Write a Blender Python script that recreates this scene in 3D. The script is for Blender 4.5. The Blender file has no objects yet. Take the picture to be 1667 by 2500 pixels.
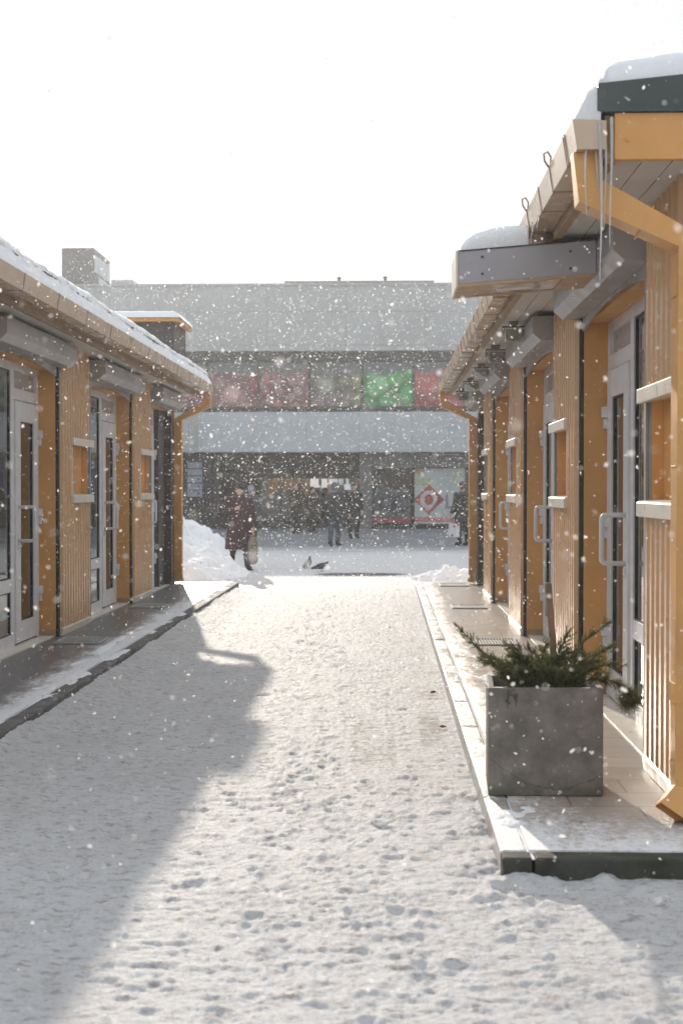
import bpy, bmesh, math, random
import numpy as np
from mathutils import Vector, Matrix
random.seed(7)
rng = np.random.default_rng(11)
sc = bpy.context.scene
R = math.radians

# ------------------------------------------------------------------ camera, sky, sun, exposure
CAMZ = 1.55
cam_d = bpy.data.cameras.new("camera")
cam = bpy.data.objects.new("camera", cam_d)
sc.collection.objects.link(cam)
cam.location = (0, 0, CAMZ)
cam.rotation_euler = (R(90 - 0.947), 0, R(1.77))
cam_d.sensor_fit = 'VERTICAL'
cam_d.sensor_height = 36
cam_d.sensor_width = 24
cam_d.lens = 50
cam_d.clip_start = 0.05
cam_d.clip_end = 2000
cam_d.dof.use_dof = True
cam_d.dof.focus_distance = 11
cam_d.dof.aperture_fstop = 4.0
sc.camera = cam

SUN_EL, SUN_AZ = R(17.6), R(-9.9)      # azimuth from +Y towards +X
world = bpy.data.worlds.new("World")
sc.world = world
world.use_nodes = True
wn, wl = world.node_tree.nodes, world.node_tree.links
wn.clear()
sky = wn.new('ShaderNodeTexSky')
sky.sky_type = 'NISHITA'
sky.sun_disc = False
sky.sun_elevation = SUN_EL
sky.sun_rotation = SUN_AZ
sky.air_density = 1.0
sky.dust_density = 4.0
sky.ozone_density = 1.0
SKY_K = 0.12
mn = wn.new('ShaderNodeVectorMath'); mn.operation = 'MINIMUM'      # thin snow cloud evens the glow round the sun
mn.inputs[1].default_value = (0.79 / SKY_K, 0.79 / SKY_K, 0.79 / SKY_K)
mx = wn.new('ShaderNodeMix'); mx.data_type = 'RGBA'
mx.inputs['Factor'].default_value = 0.72
tc = wn.new('ShaderNodeTexCoord'); sz_ = wn.new('ShaderNodeSeparateXYZ'); wl.new(tc.outputs['Generated'], sz_.inputs[0])
mr = wn.new('ShaderNodeMapRange'); mr.interpolation_type = 'SMOOTHSTEP'          # overcast veil: brighter overhead than near the horizon
mr.inputs[1].default_value = 0.32; mr.inputs[2].default_value = 0.85; mr.inputs[3].default_value = 0.0; mr.inputs[4].default_value = 1.0
wl.new(sz_.outputs[2], mr.inputs[0])
cm = wn.new('ShaderNodeMix'); cm.data_type = 'RGBA'; wl.new(mr.outputs[0], cm.inputs['Factor'])
cm.inputs[6].default_value = (0.80 / SKY_K, 0.805 / SKY_K, 0.82 / SKY_K, 1)
cm.inputs[7].default_value = (1.12 / SKY_K, 1.21 / SKY_K, 1.29 / SKY_K, 1)
wl.new(cm.outputs[2], mx.inputs[7])
bg = wn.new('ShaderNodeBackground'); bg.inputs['Strength'].default_value = SKY_K
wo = wn.new('ShaderNodeOutputWorld')
wl.new(sky.outputs[0], mn.inputs[0]); wl.new(mn.outputs[0], mx.inputs[6])
wl.new(mx.outputs[2], bg.inputs['Color']); wl.new(bg.outputs[0], wo.inputs[0])

sun_d = bpy.data.lights.new("sun", 'SUN')
sun_d.energy = 3.8
sun_d.angle = R(0.6)
sun_d.color = (1.0, 0.89, 0.76)
sun = bpy.data.objects.new("sun", sun_d)
sc.collection.objects.link(sun)
sd = Vector((math.sin(SUN_AZ) * math.cos(SUN_EL), math.cos(SUN_AZ) * math.cos(SUN_EL), math.sin(SUN_EL)))
sun.rotation_euler = (-sd).to_track_quat('-Z', 'Y').to_euler()
sun.location = (-6, 30, 20)

sc.view_settings.view_transform = 'Standard'
sc.view_settings.look = 'None'
sc.view_settings.exposure = 0.22
sc.view_settings.gamma = 1.0
sc.cycles.max_bounces = 8
sc.cycles.transparent_max_bounces = 16
sc.cycles.volume_bounces = 0
sc.cycles.caustics_reflective = False
sc.cycles.caustics_refractive = False

# ------------------------------------------------------------------ helpers
def vnoise(x, y, seed=0):
    xi = np.floor(x).astype(np.int64); yi = np.floor(y).astype(np.int64)
    xf = x - xi; yf = y - yi
    u = xf * xf * (3 - 2 * xf); v = yf * yf * (3 - 2 * yf)
    def h(a, b):
        n = (a * 374761393 + b * 668265263 + seed * 982451653) & 0x7fffffff
        n = ((n ^ (n >> 13)) * 1274126177) & 0x7fffffff
        n = (n ^ (n >> 16)) & 0xffff
        return n / 65535.0
    a = h(xi, yi); b = h(xi + 1, yi); c = h(xi, yi + 1); d = h(xi + 1, yi + 1)
    return (a * (1 - u) + b * u) * (1 - v) + (c * (1 - u) + d * u) * v
def fbm(x, y, o=4, seed=0):
    s = 0; a = 0.5; t = 0
    for k in range(o):
        s = s + a * vnoise(x * 2 ** k + 17.3 * k, y * 2 ** k + 9.1 * k, seed + k); t += a; a *= 0.5
    return s / t

class MB:
    """collects faces; build() links them as one mesh object"""
    def __init__(s): s.v = []; s.f = []; s.m = []
    def add(s, verts, faces, m=0):
        o = len(s.v); s.v += [tuple(p) for p in verts]
        s.f += [tuple(i + o for i in f) for f in faces]; s.m += [m] * len(faces)
        return s
    def box(s, x0, x1, y0, y1, z0, z1, m=0):
        x0, x1 = sorted((x0, x1)); y0, y1 = sorted((y0, y1)); z0, z1 = sorted((z0, z1))
        return s.add([(x0,y0,z0),(x1,y0,z0),(x1,y1,z0),(x0,y1,z0),(x0,y0,z1),(x1,y0,z1),(x1,y1,z1),(x0,y1,z1)],
                     [(3,2,1,0),(4,5,6,7),(0,1,5,4),(1,2,6,5),(2,3,7,6),(3,0,4,7)], m)
    def prism(s, prof, axis, a, b, m=0):
        """prof: closed polygon; axis 'y': (x,z) points run from y=a to b; 'x': (y,z); 'z': (x,y)"""
        n = len(prof)
        def P(p, t): return {'y': (p[0], t, p[1]), 'x': (t, p[0], p[1]), 'z': (p[0], p[1], t)}[axis]
        vs = [P(p, a) for p in prof] + [P(p, b) for p in prof]
        fs = [tuple(range(n))[::-1], tuple(range(n, 2 * n))] + [(i, (i + 1) % n, n + (i + 1) % n, n + i) for i in range(n)]
        return s.add(vs, fs, m)
    def tube(s, pts, rad, n=8, m=0, sx=1.0, sy=1.0, square=False, up=(0, 0, 1), cap=True):
        pts = [Vector(p) for p in pts]
        if not hasattr(rad, '__len__'): rad = [rad] * len(pts)
        vs = []; k = len(pts); side = None
        for i, p in enumerate(pts):
            t = (pts[min(i + 1, k - 1)] - pts[max(i - 1, 0)])
            if t.length < 1e-9: t = Vector((0, 0, 1))
            t.normalize()
            if side is None:
                u = Vector(up)
                if abs(u.dot(t)) > 0.95: u = Vector((1, 0, 0)) if abs(t.x) < .9 else Vector((0, 1, 0))
                side = t.cross(u).normalized()
            else:
                side = (side - t * side.dot(t)).normalized()
            w = side.cross(t).normalized()
            miter = 1.0
            if square and 0 < i < k - 1:
                a = (pts[i] - pts[i - 1]).normalized(); miter = 1 / max(0.5, a.dot(t))
            r = rad[i]
            rx, ry = (r if not isinstance(r, tuple) else r[0]), (r if not isinstance(r, tuple) else r[1])
            for j in range(n):
                an = 2 * math.pi * j / n + (math.pi / n if square else 0)
                q = 1 / math.cos(math.pi / n) if square else 1
                vs.append(p + side * (math.cos(an) * rx * sx * q) + w * (math.sin(an) * ry * sy * q * miter))
        fs = []
        for i in range(k - 1):
            for j in range(n):
                fs.append((i * n + j, i * n + (j + 1) % n, (i + 1) * n + (j + 1) % n, (i + 1) * n + j))
        if cap: fs += [tuple(range(n))[::-1], tuple(range((k - 1) * n, k * n))]
        return s.add(vs, fs, m)
    def ell(s, c, r, nu=12, nv=8, m=0, rot=None):
        vs = []; fs = []
        for i in range(nv + 1):
            ph = math.pi * i / nv
            for j in range(nu):
                th = 2 * math.pi * j / nu
                p = Vector((r[0] * math.sin(ph) * math.cos(th), r[1] * math.sin(ph) * math.sin(th), r[2] * math.cos(ph)))
                if rot is not None: p = rot @ p
                vs.append(p + Vector(c))
        for i in range(nv):
            for j in range(nu):
                fs.append((i * nu + j, (i + 1) * nu + j, (i + 1) * nu + (j + 1) % nu, i * nu + (j + 1) % nu))
        return s.add(vs, fs, m)
    def build(s, name, mat, parent=None, smooth=False, bevel=0, recalc=True, weld=0):
        me = bpy.data.meshes.new(name)
        me.from_pydata(s.v, [], s.f)
        mats = mat if isinstance(mat, (list, tuple)) else [mat]
        for q in mats: me.materials.append(q)
        if len(mats) > 1:
            me.polygons.foreach_set('material_index', s.m)
        if recalc or weld:
            bm = bmesh.new(); bm.from_mesh(me)
            if weld: bmesh.ops.remove_doubles(bm, verts=bm.verts, dist=weld)
            bmesh.ops.recalc_face_normals(bm, faces=bm.faces)
            bm.to_mesh(me); bm.free()
        if smooth: me.polygons.foreach_set('use_smooth', [True] * len(me.polygons))
        me.update()
        o = bpy.data.objects.new(name, me)
        sc.collection.objects.link(o)
        if parent is not None: o.parent = parent; o.matrix_parent_inverse = Matrix.Translation(-parent.location)
        if bevel:
            b = o.modifiers.new('bevel', 'BEVEL'); b.width = bevel; b.segments = 2; b.limit_method = 'ANGLE'; b.angle_limit = R(40)
        return o

def tag(o, label, cat, group=None):
    o['label'] = label; o['category'] = cat
    if group: o['group'] = group
    return o
def kind(o, k): o['kind'] = k; return o
def thing(name, label, cat, loc=(0, 0, 0), group=None):
    o = bpy.data.objects.new(name, None); sc.collection.objects.link(o); o.location = loc
    o.empty_display_size = 0.1
    return tag(o, label, cat, group)

def grid_obj(name, xs, ys, Z, mat, smooth=True, attrs=None, parent=None, close_to=None):
    nx, ny = len(xs), len(ys)
    X, Y = np.meshgrid(xs, ys)
    V = np.stack([X, Y, Z], -1).reshape(-1, 3)
    i = np.arange(nx * ny).reshape(ny, nx)
    F = np.stack([i[:-1, :-1], i[:-1, 1:], i[1:, 1:], i[1:, :-1]], -1).reshape(-1, 4)
    if close_to is not None:
        rim = np.concatenate([i[0, :], i[1:, -1], i[-1, -2::-1], i[-2:0:-1, 0]])
        lo = V[rim].copy(); lo[:, 2] = close_to if not callable(close_to) else close_to(lo[:, 0], lo[:, 1])
        b = len(V); V = np.concatenate([V, lo]); n = len(rim); k = np.arange(n)
        F = np.concatenate([F, np.stack([rim, b + k, b + (k + 1) % n, np.roll(rim, -1)], -1)])
    me = bpy.data.meshes.new(name)
    me.vertices.add(len(V)); me.vertices.foreach_set('co', V.astype(np.float32).ravel())
    me.loops.add(F.size); me.loops.foreach_set('vertex_index', F.astype(np.int32).ravel())
    me.polygons.add(len(F)); me.polygons.foreach_set('loop_start', np.arange(0, F.size, 4, dtype=np.int32))
    me.update(calc_edges=True); me.validate()
    if smooth: me.polygons.foreach_set('use_smooth', np.ones(len(me.polygons), dtype=bool))
    for k_, a in (attrs or {}).items():
        at = me.attributes.new(k_, 'FLOAT', 'POINT')
        a = a.ravel()
        if len(a) < len(V): a = np.concatenate([a, np.zeros(len(V) - len(a))])
        at.data.foreach_set('value', a.astype(np.float32))
    me.materials.append(mat)
    o = bpy.data.objects.new(name, me); sc.collection.objects.link(o)
    if parent is not None: o.parent = parent; o.matrix_parent_inverse = Matrix.Translation(-parent.location)
    return o

def text_obj(name, txt, size, mat, M, parent=None, depth=0.002, bold=False, spacing=1.0, align='CENTER'):
    cu = bpy.data.curves.new(name, 'FONT'); cu.body = txt; cu.size = size; cu.extrude = depth
    cu.align_x = align; cu.align_y = 'CENTER'; cu.space_character = spacing
    if bold: cu.offset = size * 0.018
    t = bpy.data.objects.new('tmp', cu); sc.collection.objects.link(t)
    bpy.context.view_layer.update()
    me = bpy.data.meshes.new_from_object(t.evaluated_get(bpy.context.evaluated_depsgraph_get()))
    bpy.data.objects.remove(t); bpy.data.curves.remove(cu)
    me.name = name
    me.transform(M); me.materials.clear(); me.materials.append(mat)
    o = bpy.data.objects.new(name, me); sc.collection.objects.link(o)
    if parent is not None:
        o.parent = parent
        root = parent if parent.parent is None else parent.parent
        pass
    return o

# ------------------------------------------------------------------ materials
class NT:
    def __init__(s, name):
        s.mat = bpy.data.materials.new(name); s.mat.use_nodes = True
        s.t = s.mat.node_tree; s.n = s.t.nodes; s.l = s.t.links
        s.p = s.n['Principled BSDF']; s.out = s.n['Material Output']
    def new(s, ty, **kw):
        n = s.n.new('ShaderNode' + ty)
        for k, v in kw.items(): setattr(n, k, v)
        return n
    def link(s, a, b): s.l.new(a, b)
    def pos(s):
        if not hasattr(s, '_p'): s._p = s.new('NewGeometry').outputs['Position']
        return s._p
    def noise(s, scale, detail=4, rough=0.55, vec=None, stretch=None, dist=0):
        n = s.new('TexNoise'); n.inputs['Scale'].default_value = scale; n.inputs['Detail'].default_value = detail
        n.inputs['Roughness'].default_value = rough; n.inputs['Distortion'].default_value = dist
        v = vec or s.pos()
        if stretch:
            m = s.new('VectorMath', operation='MULTIPLY'); s.link(v, m.inputs[0]); m.inputs[1].default_value = stretch; v = m.outputs[0]
        s.link(v, n.inputs['Vector']); return n.outputs['Fac']
    def ramp(s, fac, a, b, lo=0, hi=1):
        m = s.new('MapRange'); m.inputs[1].default_value = a; m.inputs[2].default_value = b
        m.inputs[3].default_value = lo; m.inputs[4].default_value = hi; m.interpolation_type = 'SMOOTHSTEP'
        s.link(fac, m.inputs[0]); return m.outputs[0]
    def mix(s, fac, a, b):
        m = s.new('Mix'); m.data_type = 'RGBA'
        for sock, val in ((m.inputs['Factor'], fac), (m.inputs[6], a), (m.inputs[7], b)):
            if hasattr(val, 'links') or isinstance(val, bpy.types.NodeSocket): s.link(val, sock)
            elif isinstance(val, (int, float)): sock.default_value = val
            else: sock.default_value = (*val[:3], 1)
        return m.outputs[2]
    def math(s, op, a, b=0.0):
        m = s.new('Math', operation=op)
        for sock, val in ((m.inputs[0], a), (m.inputs[1], b)):
            if isinstance(val, bpy.types.NodeSocket): s.link(val, sock)
            else: sock.default_value = val
        return m.outputs[0]
    def bump(s, h, strength=0.3, dist=0.01):
        b = s.new('Bump'); b.inputs['Strength'].default_value = strength; b.inputs['Distance'].default_value = dist
        s.link(h, b.inputs['Height']); s.link(b.outputs[0], s.p.inputs['Normal']); return b
    def attr(s, name):
        a = s.new('Attribute'); a.attribute_name = name; return a.outputs['Fac']

def pmat(name, col, rough=0.6, var=0.12, scale=3.0, metal=0.0, bump=0.0, bscale=60, stretch=None, spec=0.5, stain=None, stain_amt=0.4, stain_scale=1.6):
    t = NT(name)
    n = t.noise(scale, 5, stretch=stretch)
    lo = tuple(c * (1 - var) for c in col); hi = tuple(min(1, c * (1 + var)) for c in col)
    c = t.mix(t.ramp(n, 0.3, 0.7), lo, hi)
    if stain:
        k = t.ramp(t.noise(stain_scale, 6, 0.65), 0.48, 0.72, 0, stain_amt)
        c = t.mix(k, c, stain)
    t.link(c, t.p.inputs['Base Color'])
    t.link(t.ramp(t.noise(scale * 2.3, 3), 0.2, 0.8, max(0.02, rough - 0.1), min(1, rough + 0.1)), t.p.inputs['Roughness'])
    t.p.inputs['Metallic'].default_value = metal
    t.p.inputs['Specular IOR Level'].default_value = spec
    if bump: t.bump(t.noise(bscale, 5), bump, 0.01)
    return t.mat

M = {}
M['ochre'] = pmat('ochre_painted_metal', (0.68, 0.34, 0.092), 0.5, 0.10, 2.0, bump=0.05, bscale=25, stain=(0.30, 0.16, 0.06), stain_amt=0.35)
def ochre_mat():
    t = NT('ochre_painted_metal')
    c = t.mix(t.ramp(t.noise(1.8, 5), .3, .7), (.58, .295, .092), (.70, .355, .112))
    c = t.mix(t.ramp(t.noise(9, 7, .75, stretch=(1, 1, .12)), .54, .72, 0, .35), c, (.34, .19, .085))
    c = t.mix(t.ramp(t.noise(34, 6, .8), .62, .74, 0, .5), c, (.26, .15, .08))
    c = t.mix(t.ramp(t.noise(6, 6, .75), .60, .74, 0, .35), c, (.80, .52, .26))
    t.link(c, t.p.inputs['Base Color']); t.link(t.ramp(t.noise(5, 4), .3, .7, .4, .65), t.p.inputs['Roughness'])
    t.bump(t.noise(7, 3), .12, .012); return t.mat
M['ochre'] = ochre_mat()
M['rib'] = pmat('beige_ribbed_metal', (0.64, 0.385, 0.185), 0.30, 0.05, 0.9, stain=(0.40, 0.26, 0.12), stain_amt=0.2, spec=0.8)
M['cream'] = pmat('cream_metal_trim', (0.74, 0.68, 0.58), 0.35, 0.06, 4.0, spec=0.6)
M['gutter'] = pmat('beige_gutter_metal', (0.56, 0.42, 0.29), 0.28, 0.04, 1.0, stain=(0.42, 0.30, 0.18), stain_amt=0.25, spec=0.7)
M['strap'] = pmat('bracket_strap', (0.27, 0.20, 0.14), .5, .1)
M['alu'] = pmat('grey_aluminium', (0.69, 0.68, 0.69), 0.38, 0.06, 5.0, spec=0.6)
M['shutter'] = pmat('shutter_box_grey', (0.36, 0.34, 0.33), 0.38, 0.08, 2.5, stain=(0.22, 0.2, 0.18), stain_amt=0.3, spec=0.6)
M['rail'] = pmat('shutter_rail_grey', (0.27, 0.25, 0.23), 0.5, 0.08, 5.0)
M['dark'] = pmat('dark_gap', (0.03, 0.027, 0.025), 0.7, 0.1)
M['darkpanel'] = pmat('dark_brown_panel', (0.075, 0.06, 0.055), 0.5, 0.12, 4.0, stretch=(1, 1, 8))
M['soffit'] = pmat('white_soffit_board', (0.62, 0.59, 0.55), 0.6, 0.06, 2.5, stain=(0.4, 0.36, 0.3), stain_amt=0.3)
M['fascia'] = pmat('brown_fascia_timber', (0.33, 0.22, 0.13), 0.6, 0.15, 4.0, stretch=(1, .3, 1))
M['green'] = pmat('dark_green_roof_metal', (0.06, 0.075, 0.074), 0.45, 0.15, 3.0)
M['transom'] = pmat('transom_panel', (0.40, 0.36, 0.34), 0.35, 0.05)
M['interior'] = pmat('shop_interior', (0.46, 0.36, 0.23), 0.8, 0.3, 1.5)
M['canopy'] = pmat('canopy_grey_sheet', (0.40, 0.39, 0.42), 0.5, 0.05, 2.0, stain=(0.3, 0.29, 0.3), stain_amt=0.25)
M['canopy_wood'] = pmat('canopy_underside', (0.50, 0.33, 0.19), 0.5, 0.15, 6.0, stretch=(.6, 4, 1))
M['steel'] = pmat('brushed_steel', (0.72, 0.72, 0.73), 0.25, 0.05, 8, metal=0.7)
M['bolt'] = pmat('dark_bolt', (0.06, 0.055, 0.05), 0.5, 0.1)
M['black'] = pmat('black_plastic', (0.025, 0.025, 0.027), 0.5, 0.2)
M['lampbody'] = pmat('lamp_housing', (0.20, 0.17, 0.14), 0.5, 0.1)
M['red'] = pmat('red_paint', (0.45, 0.04, 0.05), 0.5, 0.1)

def glass(name, tint=(0.86, 0.88, 0.88), base=0.06):
    t = NT(name); t.n.remove(t.p)
    tr = t.new('BsdfTransparent'); tr.inputs[0].default_value = (*tint, 1)
    gl = t.new('BsdfGlossy'); gl.inputs['Roughness'].default_value = 0.015; gl.inputs[0].default_value = (0.95, 0.95, 0.95, 1)
    fr = t.new('Fresnel'); fr.inputs['IOR'].default_value = 1.52
    bk = t.new('NewGeometry').outputs['Backfacing']
    f2 = t.math('MULTIPLY', t.math('ADD', fr.outputs[0], base), t.math('SUBTRACT', 1.0, bk))
    mxs = t.new('MixShader'); t.link(f2, mxs.inputs[0]); t.link(tr.outputs[0], mxs.inputs[1]); t.link(gl.outputs[0], mxs.inputs[2])
    t.link(mxs.outputs[0], t.out.inputs['Surface']); return t.mat
M['glass'] = glass('window_glass')
M['lampglass'] = glass('lamp_glass', (0.9, 0.9, 0.88), 0.15)

def snow_mat(name, col=(0.84, 0.85, 0.87), grit=0.25, bscale=45):
    t = NT(name)
    n = t.noise(6, 6, 0.65)
    c = t.mix(t.ramp(n, 0.45, 0.8, 0, grit), col, (0.50, 0.47, 0.45))
    t.link(c, t.p.inputs['Base Color'])
    t.p.inputs['Roughness'].default_value = 0.7
    t.p.inputs['Subsurface Weight'].default_value = 0.12
    t.p.inputs['Subsurface Radius'].default_value = (0.02, 0.025, 0.03)
    t.bump(t.math('ADD', t.noise(bscale, 6, 0.75), t.math('MULTIPLY', t.noise(bscale * .28, 4, .6), 1.2)), 0.6, 0.016)
    return t.mat
M['snow'] = snow_mat('clean_snow', grit=0.12)
M['heap'] = snow_mat('ploughed_snow', grit=0.3, bscale=14)

def ice_mat():
    t = NT('clear_ice')
    t.p.inputs['Base Color'].default_value = (0.96, 0.97, 0.98, 1)
    t.p.inputs['Roughness'].default_value = 0.12
    t.p.inputs['Transmission Weight'].default_value = 0.55
    t.p.inputs['IOR'].default_value = 1.31
    t.bump(t.noise(90, 3), 0.4, 0.004)
    return t.mat
M['ice'] = ice_mat()

def street_mat():
    t = NT('packed_snow_street')
    p = t.pos()
    br = t.new('TexBrick'); br.offset = 0.0
    br.inputs['Scale'].default_value = 1.0; br.inputs['Brick Width'].default_value = 0.40; br.inputs['Row Height'].default_value = 0.40
    br.inputs['Mortar Size'].default_value = 0.012; br.inputs['Mortar Smooth'].default_value = 0.3
    br.inputs['Color1'].default_value = (0.29, 0.265, 0.245, 1); br.inputs['Color2'].default_value = (0.33, 0.30, 0.275, 1)
    br.inputs['Mortar'].default_value = (0.42, 0.40, 0.385, 1)
    t.link(p, br.inputs['Vector'])
    pave = t.mix(t.ramp(t.noise(24, 7, 0.8), 0.42, 0.62, 0, 0.8), br.outputs['Color'], (0.6, 0.57, 0.55))
    g = t.noise(9, 7, 0.72, stretch=(1, 1.6, 1))
    snow = t.mix(t.ramp(g, 0.46, 0.74, 0, 0.6), (0.70, 0.70, 0.705), (0.44, 0.39, 0.36))
    streak = t.noise(13, 7, 0.75, stretch=(1, 2.2, 1))
    snow = t.mix(t.ramp(streak, 0.52, 0.62, 0, 0.72), snow, (0.31, 0.255, 0.225))  # brown streaks: sediment plus the shaded sides of lumps, as colour
    fine = t.noise(62, 5, 0.8)
    snow = t.mix(t.ramp(fine, 0.55, 0.68, 0, 0.65), snow, (0.27, 0.22, 0.20))
    wide = t.ramp(t.noise(1.3, 4, 0.6), 0.45, 0.75, 0, 0.3)
    snow = t.mix(wide, snow, (0.50, 0.46, 0.43))
    b = t.attr('bare')
    bb = t.ramp(t.math('ADD', b, t.math('MULTIPLY', t.math('SUBTRACT', t.noise(14, 6, 0.7), 0.5), 1.5)), 0.40, 0.66)
    w = t.attr('wet')
    ww = t.ramp(t.math('ADD', w, t.math('MULTIPLY', t.math('SUBTRACT', t.noise(5, 5, 0.7, stretch=(.5, 1, 1)), 0.5), 0.9)), 0.4, 0.7)
    c = t.mix(bb, snow, pave)
    sl = t.ramp(t.math('ADD', t.attr('far_tone'), t.math('MULTIPLY', t.math('SUBTRACT', t.noise(1.2, 6, 0.7, stretch=(.4, 1, 1)), 0.5), 1.0)), 0.15, 0.95, 0, .85)
    c = t.mix(sl, c, (0.10, 0.115, 0.14))  # bluish-grey tone, stronger towards the far building
    c = t.mix(ww, c, (0.10, 0.10, 0.105))
    t.link(c, t.p.inputs['Base Color'])
    rr = t.mix(bb, (0.68,) * 3, (0.72,) * 3)
    rr = t.mix(t.ramp(t.noise(120, 3, 0.8), 0.62, 0.70, 0, .9), rr, (0.22,) * 3)      # glittering grains
    t.link(rr, t.p.inputs['Roughness'])
    t.p.inputs['Specular IOR Level'].default_value = 0.4
    h = t.math('ADD', t.noise(40, 6, 0.75), t.math('MULTIPLY', t.noise(130, 3, 0.7), 0.5))
    t.bump(h, 0.9, 0.02)
    return t.mat
M['street'] = street_mat()

def paving_mat(name, c1, c2, mortar, edge_x, sgn, snowline, amt=1.0, frontline=None, nearamt=0.44):
    t = NT(name); p = t.pos()
    br = t.new('TexBrick'); br.offset = 0.5
    br.inputs['Scale'].default_value = 1.0; br.inputs['Brick Width'].default_value = 0.6; br.inputs['Row Height'].default_value = 0.3
    br.inputs['Mortar Size'].default_value = 0.006; br.inputs['Mortar Smooth'].default_value = 0.2
    br.inputs['Color1'].default_value = (*c1, 1); br.inputs['Color2'].default_value = (*c2, 1); br.inputs['Mortar'].default_value = (*mortar, 1)
    mp = t.new('VectorMath', operation='ADD'); mp.inputs[1].default_value = (0.05, 0.1, 0); t.link(p, mp.inputs[0])
    t.link(mp.outputs[0], br.inputs['Vector'])
    c = t.mix(t.ramp(t.noise(5, 6, 0.65), 0.4, 0.75, 0, 0.4), br.outputs['Color'], tuple(x * 0.6 for x in c1))
    sx = t.new('SeparateXYZ'); t.link(p, sx.inputs[0])
    d = t.math('MULTIPLY', t.math('SUBTRACT', sx.outputs[0], edge_x), sgn)      # metres in from the kerb
    near = t.ramp(d, 0.0, snowline, nearamt, 0.0)
    if frontline is not None:
        fr = t.ramp(sx.outputs[1], frontline, frontline + 1.3, 0.36, 0.0)
        near = t.math('MAXIMUM', near, fr)
    n = t.noise(4.5, 8, 0.72, stretch=(1, 0.45, 1))
    n2 = t.noise(30, 7, 0.8)
    s = t.math('ADD', near, t.math('ADD', t.math('MULTIPLY', n, 0.6), t.math('MULTIPLY', n2, 0.75)))
    m = t.ramp(s, 0.80, 1.02, 0, amt)
    c = t.mix(m, c, (0.82, 0.825, 0.84))
    t.link(c, t.p.inputs['Base Color'])
    t.link(t.ramp(m, 0, 1, 0.32, 0.7), t.p.inputs['Roughness'])
    t.bump(t.math('ADD', t.math('MULTIPLY', m, 0.6), t.math('MULTIPLY', t.noise(60, 5, 0.7), 0.4)), 0.4, 0.01)
    return t.mat
M['paving_r'] = paving_mat('beige_paving', (0.40, 0.34, 0.285), (0.45, 0.385, 0.33), (0.19, 0.16, 0.14), 0.46, 1, 0.55, 0.95, 5.6, 0.27)  # beige tiles with snow patches towards the kerb
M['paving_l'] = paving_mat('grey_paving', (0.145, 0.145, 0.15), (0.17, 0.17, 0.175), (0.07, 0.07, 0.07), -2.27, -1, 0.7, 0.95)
M['kerb_top_r'] = paving_mat('pale_kerb_with_frost', (0.36, 0.315, 0.27), (0.40, 0.35, 0.30), (0.36, 0.31, 0.27), 0.40, 1, 0.6, 0.85, 5.3, 0.22)
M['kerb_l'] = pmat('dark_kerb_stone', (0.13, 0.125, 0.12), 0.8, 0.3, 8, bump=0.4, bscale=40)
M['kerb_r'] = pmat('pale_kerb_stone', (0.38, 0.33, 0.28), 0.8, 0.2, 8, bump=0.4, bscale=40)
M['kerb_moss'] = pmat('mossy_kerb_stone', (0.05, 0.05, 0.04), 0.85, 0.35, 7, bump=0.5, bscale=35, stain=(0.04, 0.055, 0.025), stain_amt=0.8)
M['grate'] = pmat('galvanised_grate', (0.55, 0.56, 0.55), 0.4, 0.1, metal=0.5)

# ------------------------------------------------------------------ street
def nonuni(a, b, step_fn):
    out = [a]
    while out[-1] < b: out.append(out[-1] + step_fn(out[-1]))
    return out
ys = [-400, -150, -60, -20, -8, -3, 0] + nonuni(2.6, 27.5, lambda y: max(0.009, 0.0028 * y)) + nonuni(28, 60, lambda y: 0.25) + [65, 80, 120, 250, 600]
xs = [-600, -200, -80, -40, -20, -14, -10, -7, -5.5, -4.6, -4, -3.5, -3.1, -2.8] + nonuni(-2.6, 1.05, lambda x: 0.0105) + [1.3, 1.6, 2, 2.6, 3.4, 4.5, 6, 9, 13, 20, 40, 80, 200, 600]
xs, ys = np.array(xs), np.array(ys)
X, Y = np.meshgrid(xs, ys)
near = np.clip((33 - Y) / 8, 0, 1) * (Y > 1)
h = (fbm(X * 1.6, Y * 1.6, 3, 1) - 0.5) * 0.016
h += (fbm(X * 5, Y * 9, 3, 5) - 0.5) * 0.007
h += np.clip(fbm(X * 10, Y * 20, 4, 9) - 0.56, 0, .14) * 0.055
h += np.maximum(0, vnoise(X * 26, Y * 38, 19) - 0.6) * 0.013
h += np.maximum(0, vnoise(X * 48, Y * 60, 23) - 0.55) * 0.009
h += (vnoise(X * 60, Y * 75, 31) - .5) * 0.005
bare = np.zeros_like(X)
def blob(cx, cy, rx, ry, a=1.0):
    return a * np.clip(1.25 - np.sqrt(((X - cx) / rx) ** 2 + ((Y - cy) / ry) ** 2), 0, 1)
def strip(x0, x1, y0, y1, a):
    return a * np.clip(np.minimum.reduce([(X - x0) / .08, (x1 - X) / .05, (Y - y0) / 1.3, (y1 - Y) / 1.5]), 0, 1)
for b_ in [(-.27, .10, 7.1, 10.6, .62), (.15, .40, 7.3, 12.5, .56), (.33, .45, 9.0, 17.5, .5), (-.66, -.29, 8.2, 12, .36), (.22, .40, 6.75, 7.5, .5), (-1.6, -1.2, 6.2, 7.6, .26)]:
    bare = np.maximum(bare, strip(*b_) * np.clip(.45 + 1.5 * (fbm(X * 2.6, Y * 1.3, 4, 77) - .25), 0, 1.15))
wet = blob(-0.45, 25.6, 1.2, .75, .95)
far_tone = np.clip((Y - 31) / 9, 0, 1) * np.clip((X + 30) / 5, 0, 1)
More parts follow.
